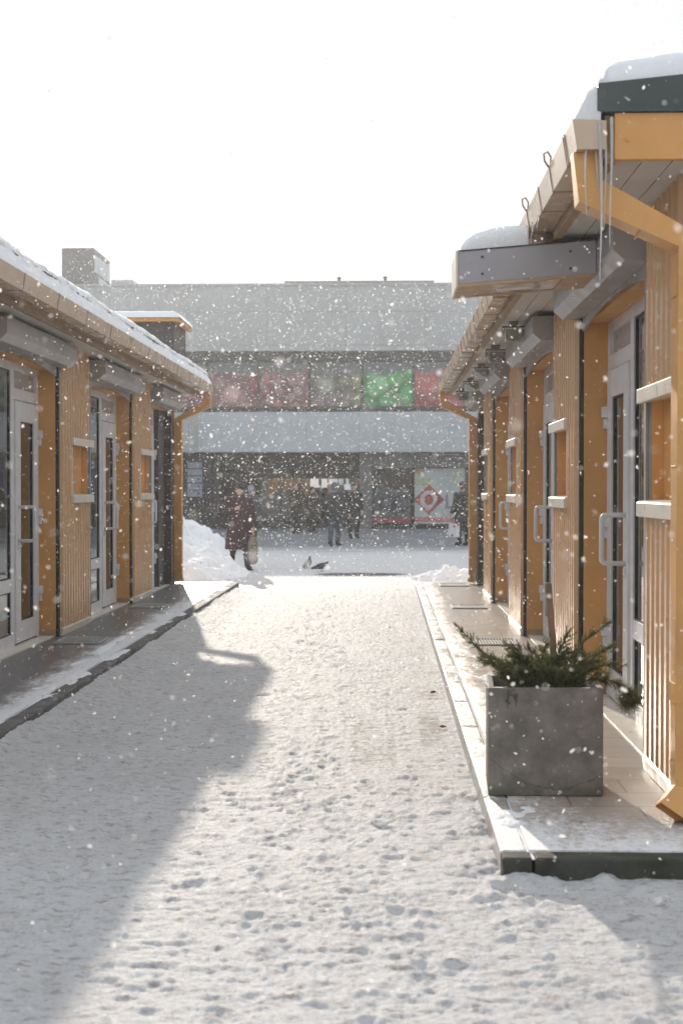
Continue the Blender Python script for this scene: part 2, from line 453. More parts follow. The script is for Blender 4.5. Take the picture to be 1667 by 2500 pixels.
for i in range(330):                                    # trodden dents and crumbs with crisp edges
    cx, cy = random.uniform(-2.2, .42), 2.6 + 21 * random.random() ** 1.7
    big = random.random() < .3
    rx, ry = (random.uniform(.05, .11), random.uniform(.035, .07)) if big else (random.uniform(.015, .05), random.uniform(.012, .028))
    a = random.choice((-1, -1, 1)) * (random.uniform(.006, .012) if big else random.uniform(.005, .010))
    sel = (abs(X - cx) < .4) & (abs(Y - cy) < .4)
    ang = random.uniform(-.5, .5); U = (X[sel] - cx) * math.cos(ang) + (Y[sel] - cy) * math.sin(ang); Vv = (Y[sel] - cy) * math.cos(ang) - (X[sel] - cx) * math.sin(ang)
    wob = 1 + .5 * (vnoise(X[sel] * 30, Y[sel] * 40, i) - .5)
    h[sel] += a * np.exp(-(((U / rx) ** 2 + (Vv / ry) ** 2) * wob) ** 2)
def boot(cx, cy, ang, d):
    sel = (abs(X - cx) < .3) & (abs(Y - cy) < .3)
    U = (X[sel] - cx) * math.cos(ang) - (Y[sel] - cy) * math.sin(ang); Vv = (X[sel] - cx) * math.sin(ang) + (Y[sel] - cy) * math.cos(ang)
    r1 = ((U / .048) ** 2 + ((Vv - .06) / .085) ** 2); r2 = ((U / .036) ** 2 + ((Vv + .095) / .05) ** 2)
    jit = 1 + .6 * (vnoise(X[sel] * 40, Y[sel] * 50, 3) - .5)
    h[sel] += -d * np.maximum(np.exp(-(r1 * jit) ** 3), np.exp(-(r2 * jit) ** 3)) + d * .5 * np.exp(-(np.minimum(r1, r2) * jit - 1.9) ** 2 * 3)
for x0, y0, x1, y1 in ((-1.5, 3.0, -.6, 20), (-.2, 3.2, -.9, 19), (-.75, 16, .1, 3.4), (.30, 3.6, -1.4, 12), (-1.1, 4, -1.9, 11), (-.45, 9, -.35, 3.1)):
    L_ = math.hypot(x1 - x0, y1 - y0); ang = math.atan2(x1 - x0, y1 - y0); n_ = int(L_ / .36)
    for k in range(n_):
        f_ = (k + random.uniform(-.15, .15)) / n_; sd_ = .085 if k % 2 else -.085
        boot(x0 + (x1 - x0) * f_ + sd_ * math.cos(ang) + random.gauss(0, .02), y0 + (y1 - y0) * f_ - sd_ * math.sin(ang), ang + random.gauss(0, .15), random.uniform(.003, .0095))
h *= (1 - 0.8 * np.clip(bare * 1.3, 0, 1))
# snow swept against the two kerbs
bl = np.clip(1 - (X + 2.27) / 0.42, 0, 1) * (X > -2.6)
h += bl ** 1.6 * (0.050 + 0.05 * np.maximum(0, fbm(X * 4 + 5, Y * 1.7, 4, 40) - .36)) * (Y < 21.5)
br_ = np.clip(1 - (0.46 - X) / 0.33, 0, 1) * (X < 1.2) * np.clip((7.6 - Y) / .5, 0, 1) * np.clip((Y - 4.6) / .8, 0, 1)
h += br_ ** 1.3 * (0.0 + 0.09 * np.maximum(0, fbm(X * 8, Y * 7, 4, 60) - .46))
fr_ = np.clip(1 - abs(Y - 5.52) / .2, 0, 1) * (X > .4) * (X < 3)
h += fr_ * (0.012 + 0.05 * np.maximum(0, fbm(X * 6, Y * 9, 4, 66) - .47))
h *= near
h = np.where((X > 0.5) & (Y > 5.68) & (Y < 22), -0.03, h)
h = np.where((X < -2.33) & (Y > 2) & (Y < 22), -0.03, h)
kind(grid_obj('street', xs, ys, h, M['street'], attrs={'bare': bare, 'wet': wet, 'far_tone': far_tone}), 'structure')

# raised pavements and kerbs
PZ = 0.10
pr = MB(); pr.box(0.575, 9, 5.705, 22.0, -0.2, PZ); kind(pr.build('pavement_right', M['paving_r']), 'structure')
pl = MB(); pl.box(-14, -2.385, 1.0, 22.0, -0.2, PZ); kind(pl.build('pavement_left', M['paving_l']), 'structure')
kr = MB()
y = 5.705
while y < 21.9:
    y2 = min(y + 1.0, 22.0)
    kr.box(0.46, 0.57, y + .004, y2 - .004, -0.2, PZ - 0.002 + random.uniform(-.004, .003)); y = y2
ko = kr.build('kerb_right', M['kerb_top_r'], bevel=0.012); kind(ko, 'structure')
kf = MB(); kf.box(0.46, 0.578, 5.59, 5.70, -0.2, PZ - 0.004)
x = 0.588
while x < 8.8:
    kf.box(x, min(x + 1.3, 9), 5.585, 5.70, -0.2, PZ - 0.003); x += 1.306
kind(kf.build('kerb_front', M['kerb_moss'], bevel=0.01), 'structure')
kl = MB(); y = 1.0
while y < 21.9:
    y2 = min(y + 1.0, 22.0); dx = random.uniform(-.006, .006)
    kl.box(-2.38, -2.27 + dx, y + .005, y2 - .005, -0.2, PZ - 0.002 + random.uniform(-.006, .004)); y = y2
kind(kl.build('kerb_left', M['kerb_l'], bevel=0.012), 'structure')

# snow lying over the kerbs and on the raised pavements
def drift(name, x0, x1, y0, y1, zb, T, thr, seed, nx, ny, sx=5.0, sy=2.5, fade=None):
    gx = np.linspace(x0, x1, nx); gy = np.linspace(y0, y1, ny); A, B = np.meshgrid(gx, gy)
    n = fbm(A * sx, B * sy, 5, seed)
    e = np.minimum.reduce([(A - x0) / (x1 - x0) * 6, (x1 - A) / (x1 - x0) * 6, (B - y0) * 3, (y1 - B) * 3]); e = np.clip(e, 0, 1)
    if fade is not None: n = n - fade(A, B)
    z = zb - 0.012 + T * np.clip((n - thr) * 4, 0, 1) * e + (vnoise(A * 50, B * 50, seed + 3) - .5) * .006
    return kind(grid_obj(name, gx, gy, z, M['snow']), 'stuff')
drift('kerb_snow', -2.62, -2.276, 3.0, 22.0, PZ, 0.026, .47, 71, 30, 620, 5, 1.9)
drift('kerb_snow', 0.466, 0.72, 5.6, 21.8, PZ, 0.022, .56, 83, 24, 560, 6, 2.2)
drift('kerb_snow', 0.464, 0.70, 5.6, 7.5, PZ, 0.022, .50, 111, 40, 160, 9, 6)
drift('kerb_snow', 0.47, 3.2, 5.60, 6.3, PZ, 0.016, .52, 97, 260, 120, 9, 13, fade=lambda a, b: np.clip((b - 5.75) * .25, 0, .3))

# ------------------------------------------------------------------ market pavilions
def pavilion(name, label, s, wx, near_edges, first_y, start_y, end_y, last_kind):
    """s=+1: the wall faces -x at x=wx (right side); s=-1: faces +x. u = metres out of the wall towards the street."""
    root = thing(name, label, 'market pavilion', (wx, start_y, PZ))
    W = lambda u: wx - s * u
    PW = 1.5
    def ub(mb, u0, u1, y0, y1, z0, z1, m=0): return mb.box(W(u0), W(u1), y0, y1, z0, z1, m)
    TOP = 2.97
    REC = -0.19
    bays = []
    pillars = []
    for i, ne in enumerate(near_edges):
        a = max(ne, first_y) if i == 0 else ne
        pillars.append((a, ne + PW))
    for i in range(len(pillars)):
        y0 = pillars[i][1]
        y1 = pillars[i + 1][0] if i + 1 < len(pillars) else end_y - 0.35
        bays.append((y0, y1))
    # pillars -----------------------------------------------------------------
    def ribs(mb, y0, y1, z0, z1):
        pitch, d = 0.115, 0.048
        prof = [(W(-0.12), y0), (W(0), y0)]
        n = max(1, int((y1 - y0) / pitch)); pp = (y1 - y0) / n
        for k in range(n):
            b = y0 + k * pp
            prof += [(W(0), b + pp * .22), (W(d), b + pp * .36), (W(d), b + pp * .74), (W(0), b + pp * .88)]
        prof += [(W(0), y1), (W(-0.12), y1)]
        mb.prism(prof, 'z', z0, z1)
    for i, (a, b) in enumerate(pillars):
        nz0, nz1 = 1.48, 2.0
        ny0, ny1 = max(a + 0.02, b - 1.0), b - 0.128
        mb = MB()
        ribs(mb, a + 0.055, b - 0.125, PZ + 0.085, nz0)
        ribs(mb, a + 0.055, b - 0.125, nz1, TOP)
        if ny0 > a + 0.1: ribs(mb, a + 0.055, ny0, nz0 + .001, nz1 - .001)
        p = mb.build('ribbed_pillar', M['rib'], root)
        def sub(mb_, nm, mt, **k):
            o = mb_.build(nm, mt, p, **k); return o
        q = MB(); ub(q, -0.06, -0.045, ny0 - .05, ny1 + .03, nz0 - .02, nz1 + .02); ub(q, -.0445, .010, ny1 - .012, ny1 - .002, nz0, nz1); sub(q, 'niche_back', M['ochre'])
        q = MB()
        ub(q, -.0445, 0.05, ny0 - .014, ny0 + .014, nz0 + .012, nz1 - .014)
        sub(q, 'niche_side', M['cream'])
        for zz, st in ((nz1 - .012, .02), (nz0 - .075, .0)):
            q = MB()
            q.prism([(W(-.02), zz + .012), (W(.075), zz), (W(.075), zz + .072), (W(.06), zz + .08), (W(-.02), zz + .088)], 'y', ny0 - .04 + st, ny1 + .09)
            sub(q, 'niche_sill', M['cream'], bevel=0.004)
        q = MB(); q.prism([(W(-.05), PZ + .004), (W(.045), PZ + .004), (W(.055), PZ + .07), (W(.03), PZ + .084), (W(-.05), PZ + .084)], 'y', a + .055, b - .12)
        sub(q, 'base_flashing', M['cream'])
        q = MB(); ub(q, -.15, .022, a, a + .052, PZ, TOP - .2); sub(q, 'gap_strip', M['dark'])  # black gap strip along the pillar's near edge
        q = MB(); ub(q, -.15, .012, b - .122, b + .0, PZ, TOP - .2); ub(q, .013, .028, b - .05, b, PZ, TOP - .21); sub(q, 'shutter_rail', M['rail'])
        if i > 0 or a == near_edges[0]:
            q = MB(); ub(q, REC - .02, -.006, a - .012, a - .001, PZ, 2.72)
            sub(q, 'jamb', M['ochre'])
            q = MB(); ub(q, REC - .02, -.004, a - .016, a - .0125, PZ, PZ + .07); sub(q, 'jamb_kick_plate', M['fascia'])
        q = MB(); ub(q, REC - .3, -.15, a, b, PZ, TOP); sub(q, 'pillar_core', M['interior'])
    # bays --------------------------------------------------------------------
    for i, (y0, y1) in enumerate(bays):
        last = i == len(bays) - 1
        dj = y1
        if last:
            q = MB(); ub(q, REC - .1, .0, y1, y1 + .34, PZ, TOP); q.build('end_panel', M['darkpanel'], root)
            if last_kind == 'dark':
                q = MB(); ub(q, REC, REC + .1, y0, y1, PZ, 2.72)
                q.build('closed_shutter', M['darkpanel'], root)
            else:
                dj = y1 - .55
                q = MB(); ub(q, REC - .05, REC + .09, dj, y1, PZ, 2.72); q.build('blind_panel', M['darkpanel'], root)
        # lintel
        q = MB(); ub(q, REC - .03, -.03, y0, y1, 2.70, 2.96); q.build('lintel', M['ochre'], root)
        # shutter box with an arched valance under it
        prof = [(W(-.03), 2.93), (W(.2), 2.93), (W(.2), 2.795), (W(.135), 2.735), (W(-.03), 2.735)]
        q = MB(); q.prism(prof, 'y', y0 - .03, y1 + .075)
        sb = q.build('shutter_box', M['shutter'], root, bevel=0.004)
        q = MB(); n = 14; prf = []
        for k in range(n + 1):
            t = k / n; prf.append((y0 + t * (y1 - y0), 2.645 + 0.075 * (1 - (2 * t - 1) ** 2)))
        prf += [(y1, 2.734), (y0, 2.734)]
        q.prism(prf, 'x', W(-.012), W(.006))
        v = q.build('shutter_valance', M['shutter'], sb)
        if last and last_kind == 'dark': continue
        # door (hinged on the far side)
        d1 = dj - .075; d0 = d1 - .84
        q = MB()
        def fr(mb, u0, u1, a, b, z0, z1): ub(mb, u0, u1, a, b, z0, z1)
        fr(q, REC - .04, REC + .02, dj - .07, dj, PZ, 2.70)
        fr(q, REC - .04, REC + .02, d0 - .07, d0 - .005, PZ, 2.70)
        fr(q, REC - .04, REC + .018, d0 - .005, dj - .07, 2.63, 2.70)
        fr(q, REC - .04, REC + .016, d0 - .005, dj - .07, 2.365, 2.47)
        q.build('door_frame', M['alu'], root, bevel=.004)
        q = MB(); ub(q, REC - .03, REC - .012, d0 - .005, dj - .07, 2.47, 2.63); q.build('transom_panel', M['transom'], root)
        q = MB(); st = .17
        U0, U1 = REC - .015, REC + .035
        ub(q, U0, U1, d0, d0 + st, PZ + .03, 2.355); ub(q, U0, U1, d1 - st, d1, PZ + .03, 2.355)
        ub(q, U0, U1 - .002, d0 + st, d1 - st, PZ + .03, PZ + .22); ub(q, U0, U1 - .002, d0 + st, d1 - st, 2.17, 2.355)
        door = q.build('door', M['alu'], root, bevel=.004)
        def dsub(mb_, nm, mt, par=door, **k):
            o = mb_.build(nm, mt, par, **k); return o
        q = MB(); ub(q, REC + .002, REC + .008, d0 + st, d1 - st, PZ + .22, 2.17); dsub(q, 'pane', M['glass'])
        q = MB()
        for za, zb in ((PZ + .22, PZ + .232), (2.158, 2.17)): ub(q, REC - .012, REC + .02, d0 + st, d1 - st, za, zb)
        ub(q, REC - .012, REC + .02, d0 + st, d0 + st + .014, PZ + .232, 2.158); ub(q, REC - .012, REC + .02, d1 - st - .014, d1 - st, PZ + .232, 2.158)
        dsub(q, 'pane_gasket', M['black'])
        hy = d0 + .08
        pts = [(W(U1), hy, 1.38), (W(U1 + .12), hy, 1.38)]
        for k in range(1, 5):
            an = k / 4 * math.pi / 2; pts.append((W(U1 + .12 + .03 * math.sin(an)), hy, 1.38 - .03 * (1 - math.cos(an))))
        pts += [(W(U1 + .15), hy, 1.10)]
        for k in range(1, 5):
            an = k / 4 * math.pi / 2; pts.append((W(U1 + .15 - .03 * (1 - math.cos(an))), hy, 1.10 - .03 * math.sin(an)))
        pts += [(W(U1), hy, 1.07)]
        q = MB(); q.tube(pts, .0165, 10); dsub(q, 'handle', M['alu'], smooth=True)
        for hz in (2.04, 1.28, .53):
            q = MB(); ub(q, U1 - .01, U1 + .035, d1 - .03, d1 + .045, hz, hz + .075); ub(q, U1 - .01, U1 + .022, d1 + .0, d1 + .05, hz - .075, hz - .004)
            dsub(q, 'hinge', M['alu'], bevel=.004)
        q = MB(); ub(q, U1 - .002, U1 + .008, d0 + .05, d0 + .09, .98, 1.06); ub(q, U1 + .008, U1 + .016, d0 + .062, d0 + .078, 1.0, 1.04); dsub(q, 'lock', M['steel'])
        # window
        w0, w1 = y0 + .03, d0 - .075
        q = MB()
        for a, b in ((w0 - .03, w0 + .05), (w1 - .05, w1)): ub(q, REC - .04, REC + .022, a, b, PZ, 2.70)
        for za, zb in ((PZ, .22), (.61, .73), (2.62, 2.70)): ub(q, REC - .04, REC + .019, w0 + .05, w1 - .05, za, zb)
        wf = q.build('shop_window', M['alu'], root, bevel=.004)
        q = MB(); ub(q, REC - .006, REC, w0 + .05, w1 - .05, .22, .61); ub(q, REC - .006, REC, w0 + .05, w1 - .05, .73, 2.62)
        dsub(q, 'pane', M['glass'], wf)
        q = MB()
        for za, zb in ((.73, .742), (2.608, 2.62), (.22, .23), (.6, .61)): ub(q, REC - .01, REC + .01, w0 + .05, w1 - .05, za, zb)
        ub(q, REC - .01, REC + .01, w1 - .064, w1 - .05, .23, 2.608)
        dsub(q, 'gasket', M['black'], wf)
        posters(s, i, W, REC, w0 + .05, w1 - .05, dsub, wf)
        # floor strip of the recess
        q = MB(); ub(q, REC - .06, -.02, y0, y1, PZ - .05, PZ + .012); q.build('threshold', M['cream'], root)
    # shell: interior back wall, floor, far end wall ----------------------------
    q = MB()
    ub(q, -1.25, -1.2, start_y, end_y, PZ, 3.0); ub(q, -1.2, -.25, start_y, end_y, PZ + .004, PZ + .01)
    q.build('interior_wall', M['interior'], root)
    q = MB(); ub(q, -4.2, -4.1, start_y, end_y, PZ, 3.0); ub(q, -4.1, -.16, end_y - .012, end_y + .05, PZ, 3.0); ub(q, -.16, 0.0, end_y - .009, end_y + .045, PZ, TOP)
    ub(q, -4.1, -.2, start_y, start_y + .1, PZ, 3.0)
    q.build('wall', M['rib'], root)
    ry0, ry1 = start_y - (.0 if s < 0 else .25), end_y + .12
    # roof, fascia, soffit
    q = MB(); q.prism([(W(.44), 3.155), (W(.47), 3.17), (W(.47), 3.285), (W(-2.0), 3.53), (W(-4.6), 3.28), (W(-4.6), 3.155)], 'y', ry0, ry1)
    q.build('roof', M['green'], root)
    e0 = .392 if s > 0 else .33
    q = MB(); ub(q, e0, e0 + .043, ry0 + .02, ry1, 2.945, 3.152); q.build('eave_beam', M['fascia'], root)
    if s < 0:
        q = MB(); ub(q, .374, .436, ry0 + .02, ry1, 3.0, 3.012); q.build('eave_board', M['fascia'], root)
    q = MB()
    n = 3; wv = e0 / n
    for k in range(n):
        ub(q, k * wv + .003, (k + 1) * wv - .003, ry0 + .03, ry1 - .02, 2.972, 2.99)
    ub(q, 0, e0 - .002, ry0 + .04, ry1 - .03, 2.9905, 3.0)
    q.build('soffit', M['soffit'], root)
    if s > 0:
        q = MB()
        for k in range(26):
            ub(q, -.004 - (k + 1) * .13, -.010 - k * .13, ry0 + .03, start_y + .4, 2.972, 2.99)
        ub(q, -4, -.005, ry0 + .04, start_y + .4, 2.9905, 3.0); q.build('end_soffit', M['soffit'], root)
        q = MB(); q.prism([(W(.40), 2.955), (W(.40), 3.153), (W(-4.6), 3.153), (W(-4.6), 2.955)], 'y', ry0 - .02, ry0 + .018)
        ef = q.build('end_fascia', M['ochre'], root, bevel=.003)
        q = MB(); q.tube([(W(.345), ry0 - .0205, 3.04), (W(.345), ry0 - .027, 3.04)], .009, 10); o = q.build('fascia_bolt', M['ochre'], ef)
        # lower flashing of the green roof edge
        q = MB(); q.prism([(W(.45), 3.156), (W(.45), 3.168), (W(-4.6), 3.168), (W(-4.6), 3.156)], 'y', ry0 - .035, ry0 + .0); q.build('roof_edge_flashing', M['green'], root)
    # gutter: open channel, brackets with hooks
    g = MB()
    th = .006
    prof = [(W(.578), 3.125), (W(.558), 3.0), (W(.437), 3.0), (W(.437), 3.11), (W(.443), 3.11), (W(.443), 3.006), (W(.553), 3.006), (W(.572), 3.125)]
    g.prism(prof, 'y', ry0 - .02, ry1)
    for yy in (ry0 - .026, ry1):
        g.prism([(W(.58), 3.127), (W(.56), 2.998), (W(.435), 2.998), (W(.435), 3.12)], 'y', yy, yy + .006)
    gut = g.build('gutter', M['gutter'], root)
    yy = ry0 + .25; k = 0
    while yy < ry1 - .05:
        q = MB()
        for dy in ((0,) if (k % 4 or s < 0) else (0, .05)):
            a = yy + dy
            q.prism([(W(.583), 3.13), (W(.562), 2.996), (W(.437), 2.996), (W(.437), 2.999), (W(.559), 2.999), (W(.579), 3.13)], 'y', a, a + .006)
        if s > 0 and k in (1, 3, 5, 7):
            q.tube([(W(.580), yy + .006, 3.12), (W(.600), yy + .006, 3.15), (W(.604), yy + .006, 3.185), (W(.585), yy + .006, 3.195), (W(.570), yy + .006, 3.17), (W(.572), yy + .006, 3.13)], .005, 6)
        o = q.build('gutter_bracket', M['strap'], gut)
        yy += (.5 if s > 0 else 1.1) if k % 2 else (.6 if s > 0 else 1.1); k += 1
    # downpipes
    ends = [(ry1 - .1, True)] + ([(ry0 + .085, False)] if s > 0 else [])
    for py, far in ends:
        q = MB()
        wv = .06 if far else .068
        c0 = .50
        cw = .055
        pts = [(W(c0), py, 3.0), (W(c0), py, 2.83), (W(cw), py, 2.60), (W(cw), py, .33 if not far else .22)]
        if far: pts += [(W(cw + .02), py, PZ + .03)]
        q.tube(pts, [(wv, .05)] * len(pts), 4, square=True, up=(0, 1, 0))
        for (a_, b_, f_) in ((1, 2, .06), (1, 2, .55), (2, 3, .012), (2, 3, .42)):     # slip joints between the pipe lengths
            A_, B_ = Vector(pts[a_]), Vector(pts[b_]); P_ = A_.lerp(B_, f_); D_ = (B_ - A_).normalized() * .004
            q.tube([P_ - D_, P_ + D_], [(wv + .0035, .0535)] * 2, 4, square=True, up=(0, 1, 0))
        dp = q.build('downpipe', M['ochre'], root, bevel=.003)
        if not far:
            q = MB(); q.tube([(W(cw), py, .36), (W(cw), py - .01, .235), (W(cw + .075), py - .05, .135)], [(wv * 1.04, .052), (wv * 1.04, .052), (wv * 1.15, .06)], 4, square=True, up=(0, 1, 0), cap=False)
            o = q.build('spout', [M['ochre']], dp)
            sm = o.modifiers.new('wall', 'SOLIDIFY'); sm.thickness = .004
        for zz in ((2.38, .62) if not far else (2.2, 1.0)):
            q = MB(); ub(q, cw - wv - .006, cw + wv + .006, py - .056, py + .056, zz, zz + .085)
            o = q.build('pipe_clip', M['ochre'], dp, bevel=.002)
    return root, W, bays, (ry0, ry1)

pm = {}
def flat(name, col, rough=.5, var=.08, scale=6):
    if name not in pm: pm[name] = pmat(name, col, rough, var, scale)
    return pm[name]

def posters(s, i, W, REC, w0, w1, dsub, wf):
    """printed sheets and lettering on the inside of the shop windows"""
    U = REC - .012
    def sheet(a, b, z0, z1, col, nm, du=0.0, var=.08, scale=6):
        q = MB(); q.box(W(U - du), W(U - du - .002), a, b, z0, z1); return dsub(q, 'poster', flat(nm, col, .5, var, scale), wf)
    def words(txt, yc, zc, size, col, nm, du=-.003, sp=1.0):
        # text in the wall plane, read from the street
        ux = Vector((0, -s, 0)); uz = Vector((0, 0, 1)); n = ux.cross(uz)
        Mx = Matrix((( ux.x, uz.x, n.x, W(U - du)), (ux.y, uz.y, n.y, yc), (ux.z, uz.z, n.z, zc), (0, 0, 0, 1)))
        return text_obj('lettering', txt, size, flat(nm, col), Mx, wf, depth=.001, bold=True, spacing=sp)
    if s > 0 and i == 0:
        sheet(w1 - .62, w1 - .03, 1.15, 2.58, (.50, .36, .16), 'poster_straw', .004)
        sheet(w1 - .60, w1 - .05, 2.22, 2.50, (.36, .05, .05), 'poster_red', .0, .3, 14)
        sheet(w1 - .45, w1 - .2, 2.14, 2.3, (.55, .48, .52), 'poster_pale', -.003, .2, 12)
        for r_ in range(7):
            for c_ in range(3):
                a = w1 - .12 - c_ * .13; sheet(a, a + .085, 1.98 - r_ * .05, 2.01 - r_ * .05, (.42, .08, .06), 'poster_text_red', -.001)
        for k, (z0, cc) in enumerate(((1.62, 0), (1.48, 0), (1.32, 1), (1.18, 0), (1.03, 0), (.90, 2))):
            sheet(w1 - .30, w1 - .10, z0, z0 + .09, [(.06, .06, .055), (.10, .05, .06), (.28, .08, .13)][cc], 'photo_print_%s' % 'dark brown plum'.split()[cc], -.001, .6, 30)
        sheet(w1 - .30, w1 - .10, 1.0, 1.3, (.20, .17, .13), 'photo_print_sketch', -.002, .8, 40)
        sheet(w1 - .6, w1 - .35, .28, .60, (.7, .7, .68), 'paper_white', 0)
    elif s > 0:
        sheet(w1 - .5, w1 - .1, 1.2, 1.9, (.35, .22, .10), 'poster_amber', 0, .5, 9)
        sheet(w1 - .45, w1 - .15, 1.95, 2.25, (.5, .48, .45), 'paper_white', 0, .2, 15)
        words('SALE' if False else '', 0, 0, .1, (1, 1, 1), 'x') if False else None
    if s < 0 and i == 1:      # nearest window in view
        sheet(w1 - .55, w1 - .02, .225, .60, (.80, .77, .70), 'paper_cream', 0, .05)
        sheet(w1 - .55, w1 - .02, .225, .37, (.62, .24, .13), 'poster_orange', -.002, .05)
        words('RDAS', w1 - .19, .30, .11, (.30, .31, .27), 'lettering_grey')
        sheet(w1 - .5, w1 - .12, 1.55, 1.75, (.09, .07, .2), 'poster_violet', 0, .3)
    if s < 0 and i == 2:
        sheet(w1 - .95, w1 - .12, 1.5, 2.4, (.28, .30, .38), 'poster_slate', 0, .1)
        words('ERIU', w1 - .46, 2.02, .40, (.62, .56, .16), 'lettering_yellow')
        words('IS', w1 - .46, 1.66, .34, (.62, .56, .16), 'lettering_yellow')
        q = MB(); q.prism([(w1 - .75, 1.15), (w1 - .55, .95), (w1 - .48, 1.2), (w1 - .52, 1.45), (w1 - .62, 1.52)], 'x', W(U), W(U - .002)); dsub(q, 'poster', flat('poster_blue', (.05, .25, .5), .5, .3, 8), wf)
        words('CAS', w1 - .42, .40, .30, (.62, .56, .16), 'lettering_yellow')
        sheet(w1 - 1.0, w1 - .05, .225, .6, (.6, .62, .64), 'paper_blue_white', 0, .06)
    if s < 0 and i == 3:
        sheet(w1 - .4, w1 - .1, 1.3, 2.0, (.3, .31, .36), 'poster_slate', 0, .1)

rp, WR, bays_r, ry_r = pavilion('market_pavilion', 'ochre pavilion with a small grey snow-topped canopy under its eave', 1, 1.375, [5.98, 9.98, 13.98, 17.98], 6.42, 6.40, 21.6, 'dark')
lp, WL, bays_l, ry_l = pavilion('market_pavilion', 'ochre pavilion in shade whose long gutter runs below a thick snow edge', -1, -3.21, [5.8, 9.8, 13.8, 17.8], 5.8, 5.7, 21.6, 'door')

# roof lantern on the far end of the left pavilion
q = MB(); q.box(-4.6, -3.02, 20.3, 21.5, 3.28, 3.93); q.build('roof_lantern', M['darkpanel'], lp)
q = MB(); q.box(-4.7, -2.94, 20.2, 21.6, 3.931, 3.985); q.build('lantern_fascia', M['ochre'], lp)

# canopy over the nearest door on the right
cy0, cy1 = 8.0, 8.52
q = MB()
cz = lambda x: 2.68 + (x - .40) * .077
def cq(mb, x0, x1, y0, y1, dz0, dz1, m=0):
    mb.prism([(x0, cz(x0) + dz0), (x1, cz(x1) + dz0), (x1, cz(x1) + dz1), (x0, cz(x0) + dz1)], 'y', y0, y1, m)
cq(q, .405, 1.172, cy0, cy1, .014, .195)
can = q.build('canopy', M['canopy'], rp, bevel=.003)
def csub(mb, nm, mt, **k):
    return mb.build(nm, mt, can, **k)
q = MB(); cq(q, .392, .404, cy0 - .006, cy1 + .006, -.004, .200); csub(q, 'canopy_front', M['cream'])
q = MB(); cq(q, .4045, .52, cy0 + .003, cy1 - .003, .0, .0135); cq(q, .99, 1.172, cy0 + .003, cy1 - .003, .0, .0135)
cq(q, .52, .99, cy0 + .003, cy0 + .05, .0, .0135); cq(q, .52, .99, cy1 - .05, cy1 - .003, .0, .0135)
csub(q, 'underside_board', M['canopy_wood'])
q = MB(); cq(q, .522, .988, cy0 + .052, cy1 - .052, .004, .0125); csub(q, 'light_panel', flat('frosted_light_panel', (.48, .40, .31), .12))
q = MB(); q.tube([(.64, cy0 + .26, cz(.64) + .002), (.84, cy0 + .26, cz(.84) + .002)], .011, 8); csub(q, 'lamp_tube', flat('white_tube', (.8, .8, .8), .2))
for bx, dz in ((.54, .155), (.54, .06), (1.03, .145), (1.03, .05)):
    q = MB(); q.tube([(bx, cy0 + .001, cz(bx) + dz), (bx, cy0 - .007, cz(bx) + dz)], .007, 10); csub(q, 'bolt', M['bolt'])
q = MB(); cq(q, .404, 1.172, cy0 - .004, cy0 + .001, .1955, .202); csub(q, 'canopy_edge', M['bolt'])

# floodlights hanging under the right eave
lamp_labels = ['grey floodlight under the eave, first one beyond the snow-topped canopy', 'floodlight under the eave between two shutter boxes, second beyond the canopy', 'middle floodlight of the row of five under the sunlit eave', 'floodlight under the eave, second from the far downpipe', 'floodlight under the eave beside the far downpipe']
fp = None
for k, ly in enumerate((12.2, 14.2, 16.3, 18.4, 20.3)):
    t = thing('floodlight', lamp_labels[k], 'lamp', (1.09, ly, 2.972), 'floodlights under the right eave')
    if fp is None:
        q = MB(); q.box(-.04, .04, -.05, .05, -.035, 0); q.box(-.1, .1, -.012, .012, -.06, -.035); q.box(-.1, -.09, -.012, .012, -.12, -.06); q.box(.09, .1, -.012, .012, -.12, -.06)
        a = MB(); 
        a.add([(-.09,-.05,-.06),(.09,-.05,-.06),(.09,.06,-.06),(-.09,.06,-.06),(-.06,-.04,-.165),(.06,-.04,-.165),(.06,.05,-.165),(-.06,.05,-.165)], [(0,1,2,3),(7,6,5,4),(0,4,5,1),(1,5,6,2),(2,6,7,3),(3,7,4,0)])
        b = MB(); b.box(-.075, .075, -.075, -.045, -.18, -.07)
        c = MB(); c.box(-.095, .095, -.06, .065, -.068, -.056)
        fp = []
        for mb, nm, mt in ((q, 'bracket', M['lampbody']), (a, 'housing', M['lampbody']), (b, 'lens', M['lampglass']), (c, 'rim', M['alu'])):
            o = mb.build(nm, mt, None, bevel=.004); o.parent = t; fp.append(o)
    else:
        for o in fp:
            c2 = o.copy(); sc.collection.objects.link(c2); c2.parent = t
    t.rotation_euler = (0, 0, random.uniform(-.15, .15))
for k, (ly, lb) in enumerate(((15.2, 'red siren box beside the second floodlight under the eave'), (17.4, 'red siren box far along the eave near the third floodlight'))):
    q = MB(); q.tube([(1.20, ly, 2.972), (1.20, ly, 2.93)], [.055, .05], 14)
    o = q.build('siren_box', M['red'], smooth=False, bevel=.006); tag(o, lb, 'siren', 'red sirens under the eave')

